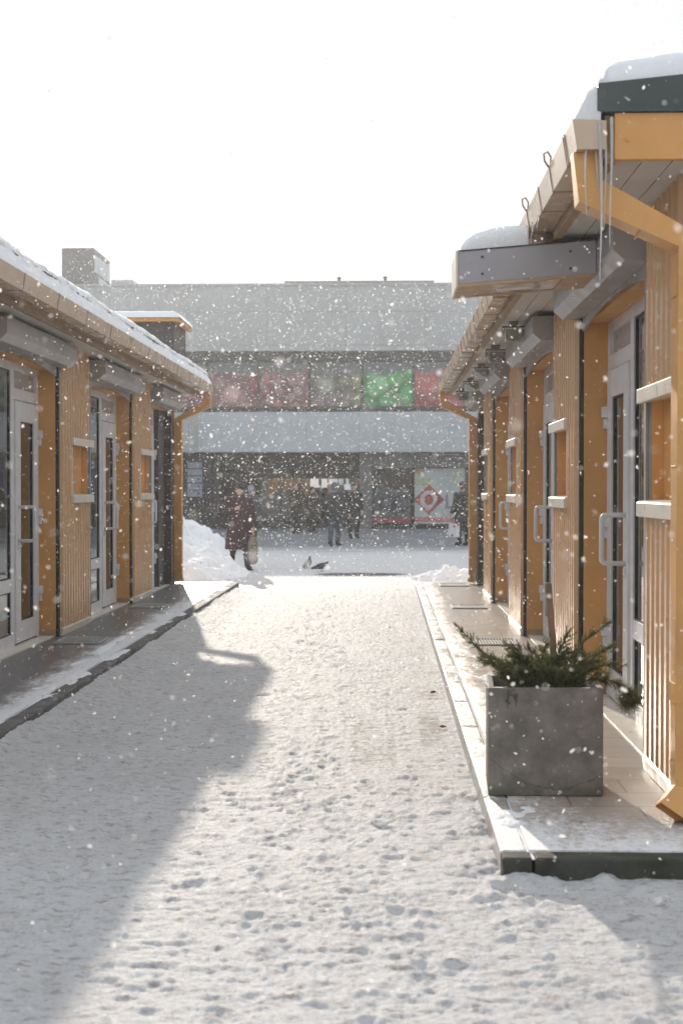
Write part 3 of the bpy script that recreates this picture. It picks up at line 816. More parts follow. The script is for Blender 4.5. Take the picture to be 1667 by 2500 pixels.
# ------------------------------------------------------------------ snow on roofs, canopy, icicles
def roof_snow(name, xa, xb, y0, y1, base, T, r, nx, ny, seed, rag=.02, xedge=None):
    t = np.linspace(0, 1, nx) ** 2.2
    gx = np.sort(xa + (xb - xa) * t); gy = np.linspace(y0, y1, ny)
    A, B = np.meshgrid(gx, gy)
    d = np.minimum.reduce([abs(A - xa), np.minimum(B - y0, y1 - B) * 1.0 + 0])
    e = np.clip(d / r, 0, 1); prof = np.sqrt(np.clip(1 - (1 - e) ** 2, 0, 1))
    z = base(A, B) + T * prof * (0.85 + .5 * (fbm(A * 1.5, B * .9, 3, seed) - .5)) + (fbm(A * 9, B * 9, 4, seed + 5) - .5) * rag
    o = grid_obj(name, gx, gy, z, M['snow'], close_to=lambda x, yv: base(x, yv) - .004)
    # wavy lip
    me = o.data; co = np.empty(len(me.vertices) * 3, np.float32); me.vertices.foreach_get('co', co); co = co.reshape(-1, 3)
    dx = np.exp(-abs(co[:, 0] - xa) / .12) * ((fbm(co[:, 1] * 3.1, co[:, 1] * 0 + 3, 4, seed + 9) - .5) * .06 + (vnoise(co[:, 1] * 23, co[:, 2] * 30, seed) - .5) * .03)
    co[:, 0] += dx; me.vertices.foreach_set('co', co.ravel()); me.update()
    return kind(o, 'stuff')
rb = lambda a, b: 3.288 + (a - .905) * .0985
roof_snow('roof_snow', .93, 3.3, ry_r[0] + .01, ry_r[1], rb, .20, .38, 60, 420, 201)
lb_ = lambda a, b: 3.288 + (-2.74 - a) * .0985
roof_snow('roof_snow', -2.72, -5.2, ry_l[0], ry_l[1], lb_, .13, .22, 50, 900, 233, .02)
# icy crust down to the gutters
def crust(sgn, wx, y0, y1, seed, ny):
    gy = np.linspace(y0, y1, ny); gu = np.linspace(0, 1, 14); A, B = np.meshgrid(gu, gy)
    n = fbm(B * 7, A * 5, 4, seed); n2 = vnoise(B * 38, A * 2, seed + 4)
    u = .572 - .12 * A + (n - .5) * .035 * (A * 1.2); z = 3.112 + .215 * A ** .75 + (n - .5) * .045 * A + (n2 - .5) * .010
    e = np.sqrt(np.clip((B - y0) / .07, 0, 1)); u = .455 + (u - .455) * e; z = z - (1 - e) * .02
    o = grid_obj('gutter_snow', gu, gy, z, M['snow'])
    me = o.data; co = np.empty(len(me.vertices) * 3, np.float32); me.vertices.foreach_get('co', co); co = co.reshape(-1, 3)
    co[:, 0] = wx - sgn * u.ravel(); me.vertices.foreach_set('co', co.ravel()); me.update()
    return kind(o, 'stuff')
crust(1, 1.375, ry_r[0], ry_r[1] - .05, 301, 700)
crust(-1, -3.21, ry_l[0], ry_l[1] - .05, 333, 1300)
# canopy snow cap
gx = np.linspace(.415, .80, 40); gy = np.linspace(cy0 + .01, cy1 - .01, 50); A, B = np.meshgrid(gx, gy)
ex = np.clip((A - .415) / .26, 0, 1); ey = np.clip(np.minimum(B - cy0 - .01, cy1 - .01 - B) / .10, 0, 1)
z = cz(A) + .199 + .135 * np.sqrt(1 - (1 - ex) ** 2) ** .9 * np.sqrt(np.clip(1 - (1 - ey) ** 2, 0, 1)) * (1 + .25 * (fbm(A * 6, B * 6, 3, 55) - .5))
kind(grid_obj('canopy_snow', gx, gy, z, M['snow'], close_to=lambda a, b: cz(a) + .197), 'stuff')
gx = np.linspace(-4.72, -2.92, 50); gy = np.linspace(20.18, 21.62, 40); A, B = np.meshgrid(gx, gy)
e = np.clip(np.minimum.reduce([A + 4.72, -2.92 - A, B - 20.18, 21.62 - B]) / .14, 0, 1)
z = 3.986 + .105 * np.sqrt(1 - (1 - e) ** 2) * (1 + .3 * (fbm(A * 3, B * 3, 3, 77) - .5))
kind(grid_obj('lantern_snow', gx, gy, z, M['snow'], close_to=3.986), 'stuff')

ic = [(.855, 6.14, 3.0, .30, .0075, 'bright icicle hanging from the outer corner of the near gutter end'),
      (.915, 6.12, 3.10, .68, .012, 'longest icicle hanging down past the near downpipe bend'),
      (.935, 6.13, 3.10, .46, .009, 'short icicle just beside the longest icicle on the gutter end'),
      (.957, 6.11, 3.12, .56, .010, 'second longest icicle, nearest the ochre end fascia'),
      (.905, 6.16, 3.0, .26, .008, 'faint icicle behind the longest one under the gutter end'),
      (.80, 7.85, 3.0, .12, .006, 'small icicle on the eave just in front of the canopy snow'),
      (.81, 7.65, 3.0, .08, .005, 'tiny icicle on the eave nearer than the canopy snow'),
      (.82, 13.1, 3.0, .16, .008, 'icicle on the eave below and beyond the canopy front'),
      (.82, 19.2, 3.0, .22, .010, 'icicle far along the right eave towards the far downpipe')]
for ix, iy, iz, L, r, lb in ic:
    q = MB(); pts = []; rr = []
    for k in range(15):
        t = k / 14
        pts.append((ix + .004 * math.sin(t * 5 + ix * 40), iy + .003 * math.cos(t * 7), iz + .01 - t * L)); rr.append(max(.0010, .62 * r * (1 - t ** 1.1) * (1 + .12 * math.sin(t * 40 + ix * 99)) + .001))
    q.tube(pts, rr, 8); tag(q.build('icicle', M['ice'], smooth=True), lb, 'icicle', 'icicles along the right gutter')

# foot grates in the pavements
gl = [(1.02, 13.4, 'metal foot grate in the sunlit pavement, nearest of the three beyond the planter', 'r'), (1.02, 17.4, 'metal foot grate in the sunlit pavement, middle one of three', 'r'), (1.02, 21.3, 'metal foot grate at the far end of the sunlit pavement', 'r'),
      (-2.88, 13.4, 'metal foot grate in the shaded pavement before the nearer door', 'l'), (-2.88, 17.4, 'metal foot grate in the shaded pavement, farther of two', 'l')]
g0 = None
for gx_, gy_, lb, sd_ in gl:
    t = thing('foot_grate', lb, 'grate', (gx_, gy_, PZ), 'foot grates set in the pavements')
    if g0 is None:
        a = MB(); a.box(-.21, .21, -.26, .26, .002, .004); b = MB()
        for k in range(15): b.box(-.20 + k * .028, -.190 + k * .028, -.245, .245, .005, .014)
        c = MB(); c.box(-.215, .215, -.262, -.247, .0045, .016); c.box(-.215, .215, .247, .262, .0045, .016); c.box(-.215, -.203, -.247, .247, .0045, .016); c.box(.205, .217, -.247, .247, .0045, .016)
        g0 = []
        for mb, nm, mt in ((a, 'pit_shade', M['dark']), (b, 'bars', M['grate']), (c, 'rim', M['grate'])):  # dark sheet in place of the shaded depth below the bars
            o = mb.build(nm, mt); o.parent = t; g0.append(o)
    else:
        for o in g0: c2 = o.copy(); sc.collection.objects.link(c2); c2.parent = t

# ------------------------------------------------------------------ planter, juniper, stake
def concrete_mat():
    t = NT('stained_concrete'); p = t.pos()
    c = t.mix(t.ramp(t.noise(7, 7, 0.6), .35, .7), (.135, .122, .107), (.235, .21, .182))
    c = t.mix(t.ramp(t.noise(4.2, 7, .7), .46, .72, 0, .45), c, (.085, .078, .07))
    c = t.mix(t.ramp(t.noise(70, 6, .8), .52, .7, 0, .45), c, (.30, .28, .25)); c = t.mix(t.ramp(t.noise(48, 6, .8), .55, .7, 0, .5), c, (.07, .062, .055))
    sx = t.new('SeparateXYZ'); t.link(p, sx.inputs[0])
    # green foot and a hairline crack that sags across the front
    c = t.mix(t.math('MULTIPLY', t.ramp(sx.outputs[2], .11, .17, 1, 0), t.ramp(t.noise(6, 4), .4, .6, 0, .7)), c, (.06, .075, .035))
    xx = t.math('SUBTRACT', sx.outputs[0], .80)
    cr = t.math('ADD', t.math('MULTIPLY', t.math('MULTIPLY', xx, xx), 1.55), .135)
    cr = t.math('ADD', cr, t.math('MULTIPLY', t.math('SUBTRACT', t.noise(16, 5, .7), .5), .06))
    dd = t.math('ABSOLUTE', t.math('SUBTRACT', sx.outputs[2], cr))
    c = t.mix(t.ramp(dd, .0009, .0026, .8, 0), c, (.05, .047, .042))
    t.link(c, t.p.inputs['Base Color']); t.p.inputs['Roughness'].default_value = .75
    t.bump(t.noise(55, 6, .7), .35, .008); return t.mat
M['concrete'] = concrete_mat()
PX0, PX1, PY0, PY1, PT = .483, 1.022, 6.70, 7.16, .612
pt = thing('planter', 'square weathered concrete planter on the sunlit pavement corner', 'planter', (.75, 6.93, PZ))
q = MB(); w = .032
o4 = [(PX0, PY0), (PX1, PY0), (PX1 + .005, PY1), (PX0 + .022, PY1)]
i4 = [(PX0 + w, PY0 + w), (PX1 - w, PY0 + w), (PX1 - w, PY1 - w), (PX0 + w + .02, PY1 - w)]
q.add([(*a, PZ + .002) for a in o4] + [(*a, PT) for a in o4] + [(*a, PT) for a in i4] + [(*a, PT - .09) for a in i4],
      [(3, 2, 1, 0)] + [(k, (k + 1) % 4, 4 + (k + 1) % 4, 4 + k) for k in range(4)] + [(4 + k, 4 + (k + 1) % 4, 8 + (k + 1) % 4, 8 + k) for k in range(4)] + [(8 + k, 8 + (k + 1) % 4, 12 + (k + 1) % 4, 12 + k) for k in range(4)] + [(12, 13, 14, 15)])
q.build('box', M['concrete'], pt, bevel=.006)
q = MB(); q.box(PX0 + w, PX1 - w, PY0 + w + .003, PY1 - w, PT - .088, PT - .06); q.build('soil', flat('dark_soil', (.05, .035, .025), .9, .4, 30), pt)
gx = np.linspace(PX0 + .001, PX1 - .001, 70); gy = np.linspace(PY0 + .001, PY1 - .001, 60); A, B = np.meshgrid(gx, gy)
rim = np.minimum.reduce([A - PX0, PX1 - A, B - PY0, PY1 - B])
z = np.where(rim < w, PT - .006 + .035 * np.clip(fbm(A * 9, B * 9, 4, 401) - .42, -.1, .25), PT - .062 + .05 * (fbm(A * 8, B * 8, 3, 402) - .3))
kind(grid_obj('planter_snow', gx, gy, z, M['snow']), 'stuff')

def needle_mat():
    t = NT('juniper_foliage')
    c = t.mix(t.ramp(t.noise(14, 3), .35, .65), (.06, .088, .034), (.17, .17, .07))
    c = t.mix(t.ramp(t.noise(9, 4), .58, .72, 0, .7), c, (.10, .06, .03))
    t.link(c, t.p.inputs['Base Color']); t.p.inputs['Roughness'].default_value = .55
    tl = t.new('BsdfTranslucent'); t.link(t.mix(.5, c, (.20, .20, .06)), tl.inputs[0]); ms = t.new('MixShader'); ms.inputs[0].default_value = .4
    t.link(t.p.outputs[0], ms.inputs[1]); t.link(tl.outputs[0], ms.inputs[2]); t.link(ms.outputs[0], t.out.inputs['Surface'])
    return t.mat
M['needle'] = needle_mat()
M['bark'] = pmat('juniper_bark', (.09, .055, .035), .8, .3, 30)
jun = thing('juniper', 'dark green juniper sprawling out of the concrete planter', 'shrub', (.75, 6.93, .56))
br_defs = []   # (points, spray density, spray length, needle length)
def curve(p0, p1, p2, n=12):
    p0, p1, p2 = Vector(p0), Vector(p1), Vector(p2)
    return [p0 * (1 - t) ** 2 + p1 * 2 * t * (1 - t) + p2 * t * t for t in [k / n for k in range(n + 1)]]
br_defs.append((curve((.66, 6.93, .57), (.54, 6.92, .68), (.345, 6.90, .885), 16), 1.0, .07, .012))
br_defs.append((curve((.66, 6.95, .57), (.57, 6.95, .66), (.43, 6.93, .80), 14), .9, .06, .012))
br_defs.append((curve((.64, 6.90, .57), (.60, 6.85, .66), (.55, 6.83, .70), 8), .9, .06, .012))
br_defs.append((curve((.72, 6.95, .57), (.70, 6.95, .78), (.60, 6.93, .775), 12), 1, .08, .012))
br_defs.append((curve((.72, 6.95, .57), (.76, 6.95, .72), (.78, 6.94, .80), 12), 1, .08, .012))
br_defs.append((curve((.80, 6.97, .57), (.83, 6.97, .74), (.90, 6.96, .86), 12), 1, .09, .013))
br_defs.append((curve((.82, 6.97, .57), (.90, 6.97, .78), (1.085, 6.95, .895), 16), .75, .08, .014))
br_defs.append((curve((.85, 6.93, .57), (.97, 6.92, .72), (1.10, 6.90, .80), 14), 1, .09, .016))
br_defs.append((curve((.86, 6.90, .57), (1.0, 6.88, .72), (1.12, 6.86, .70), 14), 1, .09, .018))
br_defs.append((curve((.66, 6.86, .57), (.62, 6.78, .62), (.58, 6.70, .58), 8), .8, .07, .012))
br_defs.append((curve((.60, 6.80, .60), (.575, 6.69, .62), (.572, 6.672, .52), 8), .35, .04, .010))
br_defs.append((curve((.61, 6.80, .60), (.60, 6.69, .62), (.612, 6.672, .525), 8), .35, .04, .010))
br_defs.append((curve((.88, 6.90, .58), (1.06, 6.86, .70), (1.175, 6.84, .555), 16), 1.1, .07, .030))
for k in range(64):
    bx = random.uniform(.60, .92); by = random.uniform(6.80, 7.04); a = random.uniform(0, 6.28); L = random.uniform(.09, .24)
    br_defs.append((curve((bx, by, .565), (bx + .3 * L * math.cos(a), by + .3 * L * math.sin(a), .565 + L * .7), (bx + L * math.cos(a), by + L * .8 * math.sin(a), .58 + L * random.uniform(.4, .95)), 8), 1.15, .07, random.choice((.012, .013, .018))))
nv = []; nf = []
def needle(p, d, L, w):
    d = d.normalized(); sd_ = d.cross(Vector((random.gauss(0, 1), random.gauss(0, 1), random.gauss(0, 1))))
    if sd_.length < 1e-6: return
    sd_.normalize(); b = len(nv)
    nv.extend([p - sd_ * w, p + sd_ * w, p + d * L]); nf.append((b, b + 1, b + 2))
sb_ = MB()
for pts, dens, spr, nl in br_defs:
    n = len(pts)
    sb_.tube(pts, [.0055 * (1 - .75 * k / (n - 1)) for k in range(n)], 6)
    total = sum((pts[k + 1] - pts[k]).length for k in range(n - 1))
    ntw = int(total / .0060 * dens)
    for _ in range(ntw):
        f = random.random() ** .8; k = min(n - 2, int(f * (n - 1))); fr_k = f * (n - 1) - k
        p = pts[k].lerp(pts[k + 1], fr_k); tdir = (pts[k + 1] - pts[k]).normalized()
        rd = Vector((random.gauss(0, 1), random.gauss(0, 1), random.gauss(0, 1))).normalized()
        d = (tdir * 1.0 + rd * .75).normalized(); L = spr * random.uniform(.35, 1.0) * (1.15 - .6 * f)
        q0 = p; segs = 4; tw = [p]
        for sgm in range(segs):
            d = (d + Vector((random.gauss(0, .12), random.gauss(0, .12), random.gauss(.03, .12)))).normalized(); q0 = q0 + d * (L / segs); tw.append(q0)
        if random.random() < .5: sb_.tube(tw, [.0013, .0011, .0009, .0008, .0006], 3, cap=False)
        m = int(L / .0021)
        for j in range(m):
            g_ = j / max(1, m - 1); kk = min(segs - 1, int(g_ * segs)); pp = tw[kk].lerp(tw[kk + 1], g_ * segs - kk); dd = (tw[kk + 1] - tw[kk]).normalized()
            rv = Vector((random.gauss(0, 1), random.gauss(0, 1), random.gauss(0, 1))).normalized()
            needle(pp, dd * .9 + rv * .8, nl * random.uniform(.7, 1.5), .0021 if nl < .015 else .0015)
# round tuft of long needles at the drooping tip
for _ in range(1500):
    c = Vector((1.165, 6.84, .555)) + Vector((random.gauss(0, .02), random.gauss(0, .02), random.gauss(-.015, .02)))
    d = Vector((random.gauss(0, 1), random.gauss(0, 1), random.gauss(-.25, 1))); needle(c, d, random.uniform(.035, .06), .0014)
me = bpy.data.meshes.new('foliage'); me.from_pydata([tuple(v) for v in nv], [], nf); me.materials.append(M['needle'])
o = bpy.data.objects.new('foliage', me); sc.collection.objects.link(o); o.parent = jun; o.matrix_parent_inverse = Matrix.Translation(-jun.location)
sb_.build('branches', M['bark'], jun)
q = MB(); q.tube([(.845, 7.06, .53), (.825, 7.055, .80), (.802, 7.05, 1.08)], .016, 4, square=True)
q.box(.787, .817, 7.035, 7.065, 1.078, 1.084)
tag(q.build('wooden_stake', pmat('weathered_wood', (.22, .145, .095), .75, .25, 8, stretch=(3, 3, .4), stain=(.10, .05, .03), stain_amt=.7, bump=.2, bscale=40), bevel=.002), 'weathered wooden stake standing upright in the planter behind the juniper', 'stake')

# dry leaves and a twig on the snow
for k, (lx, ly, lb) in enumerate(((.36, 10.7, 'small rust leaf on the snow, farther of two beside the sunlit kerb'), (.37, 9.15, 'small rust leaf on the snow, nearer of two beside the sunlit kerb'))):
    q = MB(); a = random.uniform(0, 6)
    L, wd = .03, .016
    prof = [(-L, 0, .0), (-L * .3, wd, .012), (L * .5, wd * .7, .016), (L, 0, .004), (L * .5, -wd * .7, .012), (-L * .3, -wd, .015)]
    vs = [(lx + p[0] * math.cos(a) - p[1] * math.sin(a), ly + p[0] * math.sin(a) + p[1] * math.cos(a), .012 + p[2]) for p in prof]
    q.add(vs + [(lx, ly, .008)], [(j, (j + 1) % 6, 6) for j in range(6)])
    tag(q.build('fallen_leaf', flat('dry_leaf', (.32, .10, .04), .7, .3, 40), recalc=False), lb, 'leaf', 'fallen leaves')

# ------------------------------------------------------------------ snow heaps beyond the lane
def heap(name, lb, cx, cy, rx, ry, H, seed, grp='ploughed snow heaps', extra=None):
    gx = np.linspace(cx - rx, cx + rx, 110); gy = np.linspace(cy - ry, cy + ry, 110); A, B = np.meshgrid(gx, gy)
    rr = np.sqrt(((A - cx) / rx) ** 2 + ((B - cy) / ry) ** 2)
    rr = rr + (fbm(A * 1.2, B * 1.2, 3, seed) - .5) * .5
    base = np.clip(1 - rr, 0, 1)
    z = H * base ** .75 * (.55 + .9 * fbm(A * 2.3, B * 2.3, 4, seed + 1)) + (fbm(A * 5, B * 5, 4, seed + 3) - .5) * .26 * np.clip(base * 4, 0, 1)
    lim = np.clip((np.minimum.reduce([A - gx[0], gx[-1] - A, B - gy[0], gy[-1] - B])) / .2, 0, 1)
    z = z * lim - .06
    tag(grid_obj(name, gx, gy, z, M['heap']), lb, 'snow heap', grp)
heap('snow_heap', 'low snow heap beside the far shaded downpipe, lit along its ridge', -4.15, 25.2, 1.8, 1.7, .72, 501)
heap('snow_heap', 'tall bluish snow heap behind the walking woman', -5.6, 33.0, 2.0, 2.0, 1.45, 521)
heap('snow_heap', 'small snow heap by the foot of the sunlit far downpipe', 1.15, 24.2, 1.0, .9, .21, 541)

# ------------------------------------------------------------------ building across the square
FY = 54.0
fx = lambda px: (px - 885) / 60.5
fz = lambda py: CAMZ + (1122 - py) / 60.5
M['slab'] = pmat('grey_concrete_panels', (.40, .42, .43), .7, .08, .8, stain=(.3, .31, .32), stain_amt=.3, stain_scale=.6)
M['slab2'] = pmat('pale_blue_grey_panels', (.46, .50, .53), .6, .05, .6)
def seams(name, base, w, hgt):
    t = NT(name)
    c = t.mix(t.ramp(t.noise(.5, 5, .6), .35, .65), tuple(x * .93 for x in base), tuple(x * 1.04 for x in base))
    c = t.mix(t.ramp(t.noise(2.2, 6, .7, stretch=(1, 1, .12)), .52, .7, 0, .22), c, tuple(x * .7 for x in base))
    sx = t.new('SeparateXYZ'); t.link(t.pos(), sx.inputs[0])
    for o_, step in ((0, w), (2, hgt)):
        f = t.math('FRACT', t.math('DIVIDE', sx.outputs[o_], step)); c = t.mix(t.ramp(t.math('ABSOLUTE', t.math('SUBTRACT', f, .5)), .0, .035 / step, .38, 0), c, tuple(x * .5 for x in base))
    t.link(c, t.p.inputs['Base Color']); t.p.inputs['Roughness'].default_value = .65; return t.mat
M['slab'] = seams('grey_concrete_panels', (.43, .45, .455), 3.0, 1.27)
M['slab2'] = seams('pale_blue_grey_panels', (.49, .53, .56), 2.0, 3.1)
M['ground_grey'] = pmat('grey_shopfront_cladding', (.15, .155, .16), .6, .1, 1.2)
M['corr'] = pmat('dark_corrugated_cladding', (.05, .05, .053), .6, .1, 1.5)
M['darkglass'] = pmat('dark_shop_glass', (.022, .025, .028), .08, .3, 1.0)
M['mull'] = pmat('dark_window_frame', (.05, .055, .058), .5, .1)
fb = thing('shopping_building', 'long grey two-storey building closing the far side of the square', 'building', (-2, FY, 0))
q = MB(); q.box(-34, 26, FY, 70, fz(806), fz(654)); q.box(-34, 26, FY - .05, 70, fz(656), fz(651.5)); 
q.build('upper_wall', M['slab'], fb)
q = MB(); q.box(-34, 26, FY + .25, 70, fz(826), fz(806) - .003); q.build('shaded_header_band', M['mull'], fb)  # dark colour stands for the shade under the upper wall's overhang
q = MB(); q.box(fx(455), 26, FY, 70, fz(1038), fz(946)); q.build('middle_wall', M['slab2'], fb)
q = MB(); q.box(-34, fx(455) - .003, FY + .1, 70, fz(1038), fz(946)); q.build('side_wall', M['slab'], fb)
q = MB(); q.box(-34, 26, FY + .3, FY + .5, fz(946) + .003, fz(940)); q.build('sill_band', M['mull'], fb)
q = MB(); q.box(-33.9, 25.9, FY + .6, 69.9, fz(946) + .004, fz(806) - .004); q.build('inner_core', M['corr'], fb)  # unseen filler block added to keep sun out of the hollow storey
# upper windows with printed films of produce
def film_mat(name, cols, scale, bgc, k=0.5):
    t = NT(name)
    v = t.new('TexVoronoi'); v.inputs['Scale'].default_value = scale; v.inputs['Randomness'].default_value = .8
    t.link(t.pos(), v.inputs['Vector'])
    cell = t.ramp(v.outputs['Distance'], .0, .55)
    hue = t.new('SeparateColor'); t.link(v.outputs['Color'], hue.inputs[0])
    c = t.mix(t.ramp(hue.outputs[0], .3, .7), cols[0], cols[1])
    c = t.mix(t.ramp(hue.outputs[1], .62, .7, 0, .8), c, bgc)
    c = t.mix(t.ramp(v.outputs['Distance'], .28, .62, 0, .75), c, tuple(x * .3 for x in cols[0]))
    c = t.mix(t.ramp(v.outputs['Distance'], .0, .22, .45, 0), c, tuple(min(1, x * 1.6 + .06) for x in cols[1]))
    c = t.mix(t.ramp(t.noise(1.1, 5), .5, .8, 0, k), c, bgc)
    sx = t.new('SeparateXYZ'); t.link(t.pos(), sx.inputs[0])
    top = t.ramp(t.math('ADD', sx.outputs[2], t.math('MULTIPLY', t.noise(1.6, 4), .9)), 6.25, 6.6)
    c = t.mix(top, c, (.13, .155, .17))
    t.link(c, t.p.inputs['Base Color']); t.p.inputs['Roughness'].default_value = .3
    return t.mat
films = [film_mat('film_mixed_red', ((.42, .12, .13), (.55, .34, .32)), 1.4, (.34, .26, .27), .4),
         film_mat('film_berries', ((.40, .17, .16), (.30, .2, .19)), 2.6, (.36, .29, .27), .4),
         film_mat('film_vegetables', ((.26, .28, .18), (.2, .16, .18)), 1.7, (.38, .4, .33), .4),
         film_mat('film_green_fruit', ((.07, .42, .12), (.25, .55, .3)), 1.25, (.13, .42, .18), .2),
         film_mat('film_red_fruit', ((.48, .08, .08), (.52, .14, .12)), .8, (.46, .14, .14), .2)]
edges = [-34] + [fx(470 - 119.5 * k) for k in range(12, 0, -1)] + [fx(p) for p in (472, 592, 710, 831, 949, 1068, 1188, 1308, 1428, 1548, 1668)]
edges = [e for e in edges if e >= -34]
win0 = None
for k in range(1, len(edges) - 1):
    a, b = edges[k], edges[k + 1]
    q = MB(); q.box(a - .045, a + .045, FY + .28, FY + .42, fz(938), fz(827)); q.box(a + .045, b - .045, FY + .3, FY + .4, fz(938) + .003, fz(938) + .09); q.box(a + .045, b - .045, FY + .3, FY + .4, fz(827) - .06, fz(827) - .003)
    wdw = q.build('window', M['mull'], fb)
    ci = {472: 0}.get(0, None)
    mid = (a + b) / 2 * 60.5 + 885
    sel = 0 if mid < 592 else 1 if mid < 710 else 2 if mid < 831 else 3 if mid < 949 else 4 if mid < 1068 else (k % 3)
    q = MB(); q.box(a + .045, b - .045, FY + .36, FY + .365, fz(938) + .09, fz(827) - .06)
    o = q.build('pane', films[sel], wdw)
# roof structures
q = MB(); q.box(fx(652), fx(995), FY + .6, FY + 6, fz(651), fz(643)); q.box(fx(650), fx(997), FY + .5, FY + 6.1, fz(643) + .003, fz(641.5)); q.build('roof_screen', M['slab'], fb)
for px in (777, 884):
    q = MB(); q.tube([(fx(px), FY + .8, fz(641.5)), (fx(px), FY + .8, fz(633))], [.06, .05], 8); q.ell((fx(px), FY + .8, fz(632.5)), (.09, .09, .06), 8, 6); q.build('roof_vent', M['mull'], fb)
q = MB(); q.box(fx(140) * 1.0185, fx(213) * 1.0185, FY + 1, FY + 4.3, fz(656), fz(566) + .14); hut = q.build('roof_hut', M['ground_grey'], fb)
hx = fx(213) * 1.0185
q = MB()
for k in range(4): q.box(hx + .003, hx + .03, FY + 1.15 + k * .78, FY + 1.80 + k * .78, fz(612), fz(572))
q.box(hx + .003, hx + .03, FY + 1.9, FY + 3.6, fz(640), fz(618))
q.build('hut_side_panel', M['slab2'], hut)
q = MB(); q.prism([(fx(250), fz(652)), (fx(250), fz(638)), (fx(298), fz(638)), (fx(320), fz(652))], 'y', FY + .4, FY + .8); q.build('roof_ramp', M['slab'], fb)
q = MB(); q.tube([(fx(130), FY + 2, fz(656)), (fx(130), FY + 2, fz(615))], .03, 6); q.build('roof_mast', M['mull'], fb)
# ground floor
q = MB()
prof = []; a, b = -34.0, fx(500)
n = int((b - a) / .3)
prof = [(a, FY + .9), (a, FY + .6)]
for k in range(n):
    x0 = a + k * .3; prof += [(x0 + .03, FY + .6), (x0 + .06, FY + .66), (x0 + .24, FY + .66), (x0 + .27, FY + .6)]
prof += [(a + n * .3, FY + .6), (a + n * .3, FY + .9)]
q.prism(prof, 'z', -.05, fz(1038) - .003); q.build('corrugated_wall', M['corr'], fb)
q = MB(); q.box(fx(498), fx(850), FY + 1.3, FY + 1.5, fz(1095), fz(1038) - .003); q.box(fx(505), fx(845), FY + .9, FY + 1.0, fz(1078), fz(1070)); q.build('entrance_header', M['corr'], fb)
q = MB(); q.box(fx(498), fx(850), FY + 9, FY + 9.1, -.05, fz(1038)); q.box(fx(490), fx(498) - .003, FY + .9, FY + 9, -.05, fz(1038)); q.box(fx(850) + .003, fx(856), FY + 1.2, FY + 9, -.05, fz(1038)); q.box(fx(853), 26, FY + .91, FY + 1.0, -.05, fz(1038)); q.build('entrance_back_wall', flat('dim_hall', (.03, .03, .029), .7, .3, .8), fb)
q = MB(); q.box(fx(855), 26, FY + .45, FY + .6, fz(1073), fz(1038) - .003); q.build('shop_fascia', M['ground_grey'], fb)
q = MB(); q.box(fx(825), fx(853), FY + .4, FY + 1.2, -.05, fz(1038) - .003); q.build('pier', M['ground_grey'], fb)
q = MB(); q.box(fx(853) + .003, 26, FY + .62, FY + .9, -.05, fz(1212)); q.build('plinth', M['corr'], fb)
# glazed entrance doors
q = MB()
for px in (590, 640, 683, 731, 789, 825):
    q.box(fx(px) - .05, fx(px) + .05, FY + 1.35, FY + 1.45, -.05, fz(1095))
for py in (1095, 1210): q.box(fx(590), fx(825), FY + 1.351, FY + 1.449, fz(py) - .05, fz(py) + .05)
ent = q.build('entrance_door', M['mull'], fb)
q = MB(); q.box(fx(590), fx(825), FY + 1.39, FY + 1.4, -.05, fz(1095) - .05); o = q.build('pane', M['glass'], ent)
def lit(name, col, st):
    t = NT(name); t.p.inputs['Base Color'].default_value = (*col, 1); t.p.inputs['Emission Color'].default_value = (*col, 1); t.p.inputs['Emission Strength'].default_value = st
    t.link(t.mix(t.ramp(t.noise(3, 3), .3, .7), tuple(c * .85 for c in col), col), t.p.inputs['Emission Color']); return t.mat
for a, b, c, d, e in ((684, 729, 1096, 1120, .75), (733, 757, 1096, 1110, .6), (760, 787, 1096, 1112, .5), (733, 770, 1112, 1150, .06)):  # glowing panels stand for daylight seen through the building
    q = MB(); q.box(fx(a), fx(b), FY + 8.9, FY + 8.95, fz(d), fz(c)); q.build('far_window_glow', lit('far_daylight_%d' % (a * 10 + b), (.86, .9, .92), e), fb)
q = MB(); q.box(fx(788), fx(808), FY + 1.25, FY + 1.29, fz(1125), fz(1112)); ns = q.build('notice_board', lit('lit_notice', (.75, .75, .82), .35), fb)
q = MB(); q.tube([(fx(805), FY + 1.249, fz(1116)), (fx(805), FY + 1.245, fz(1116))], .045, 12); o = q.build('notice_emblem', M['corr'], ns)
q = MB(); q.box(fx(812), fx(835), FY + 1.25, FY + 1.28, fz(1112), fz(1100)); q.build('red_poster', flat('poster_red', (.36, .05, .05)), fb)
# shop windows
def fsub(mb, nm, mt, par, **k):
    o = mb.build(nm, mt, par, **k); return o
def ftext(txt, px, py, hpx, mt, par, y=FY + .585, sp=1.0):
    Mx = Matrix(((1, 0, 0, fx(px)), (0, 0, -1, y), (0, 1, 0, fz(py)), (0, 0, 0, 1)))
    return text_obj('lettering', txt, hpx / 60.5 / .7, mt, Mx, par, depth=.003, bold=True, spacing=sp)
def shopwin(a, b, c, d):
    q = MB()
    for p in (a, b): q.box(fx(p) - .05, fx(p) + .05, FY + .56, FY + .7, fz(d), fz(c))
    for p in (c, d): q.box(fx(a) + .05, fx(b) - .05, FY + .562, FY + .7, fz(p) - .04, fz(p) + .04)
    return q.build('shop_window', M['mull'], fb)
sw = shopwin(853, 947, 1075, 1210)
q = MB(); q.box(fx(853) + .05, fx(947) - .05, FY + .62, FY + .64, fz(1210) + .04, fz(1075) - .04); fsub(q, 'pane', M['darkglass'], sw)
q = MB(); q.box(fx(858), fx(942), FY + .60, FY + .605, fz(1189), fz(1124)); fsub(q, 'tinted_film', flat('film_slate', (.07, .085, .10), .4), sw)
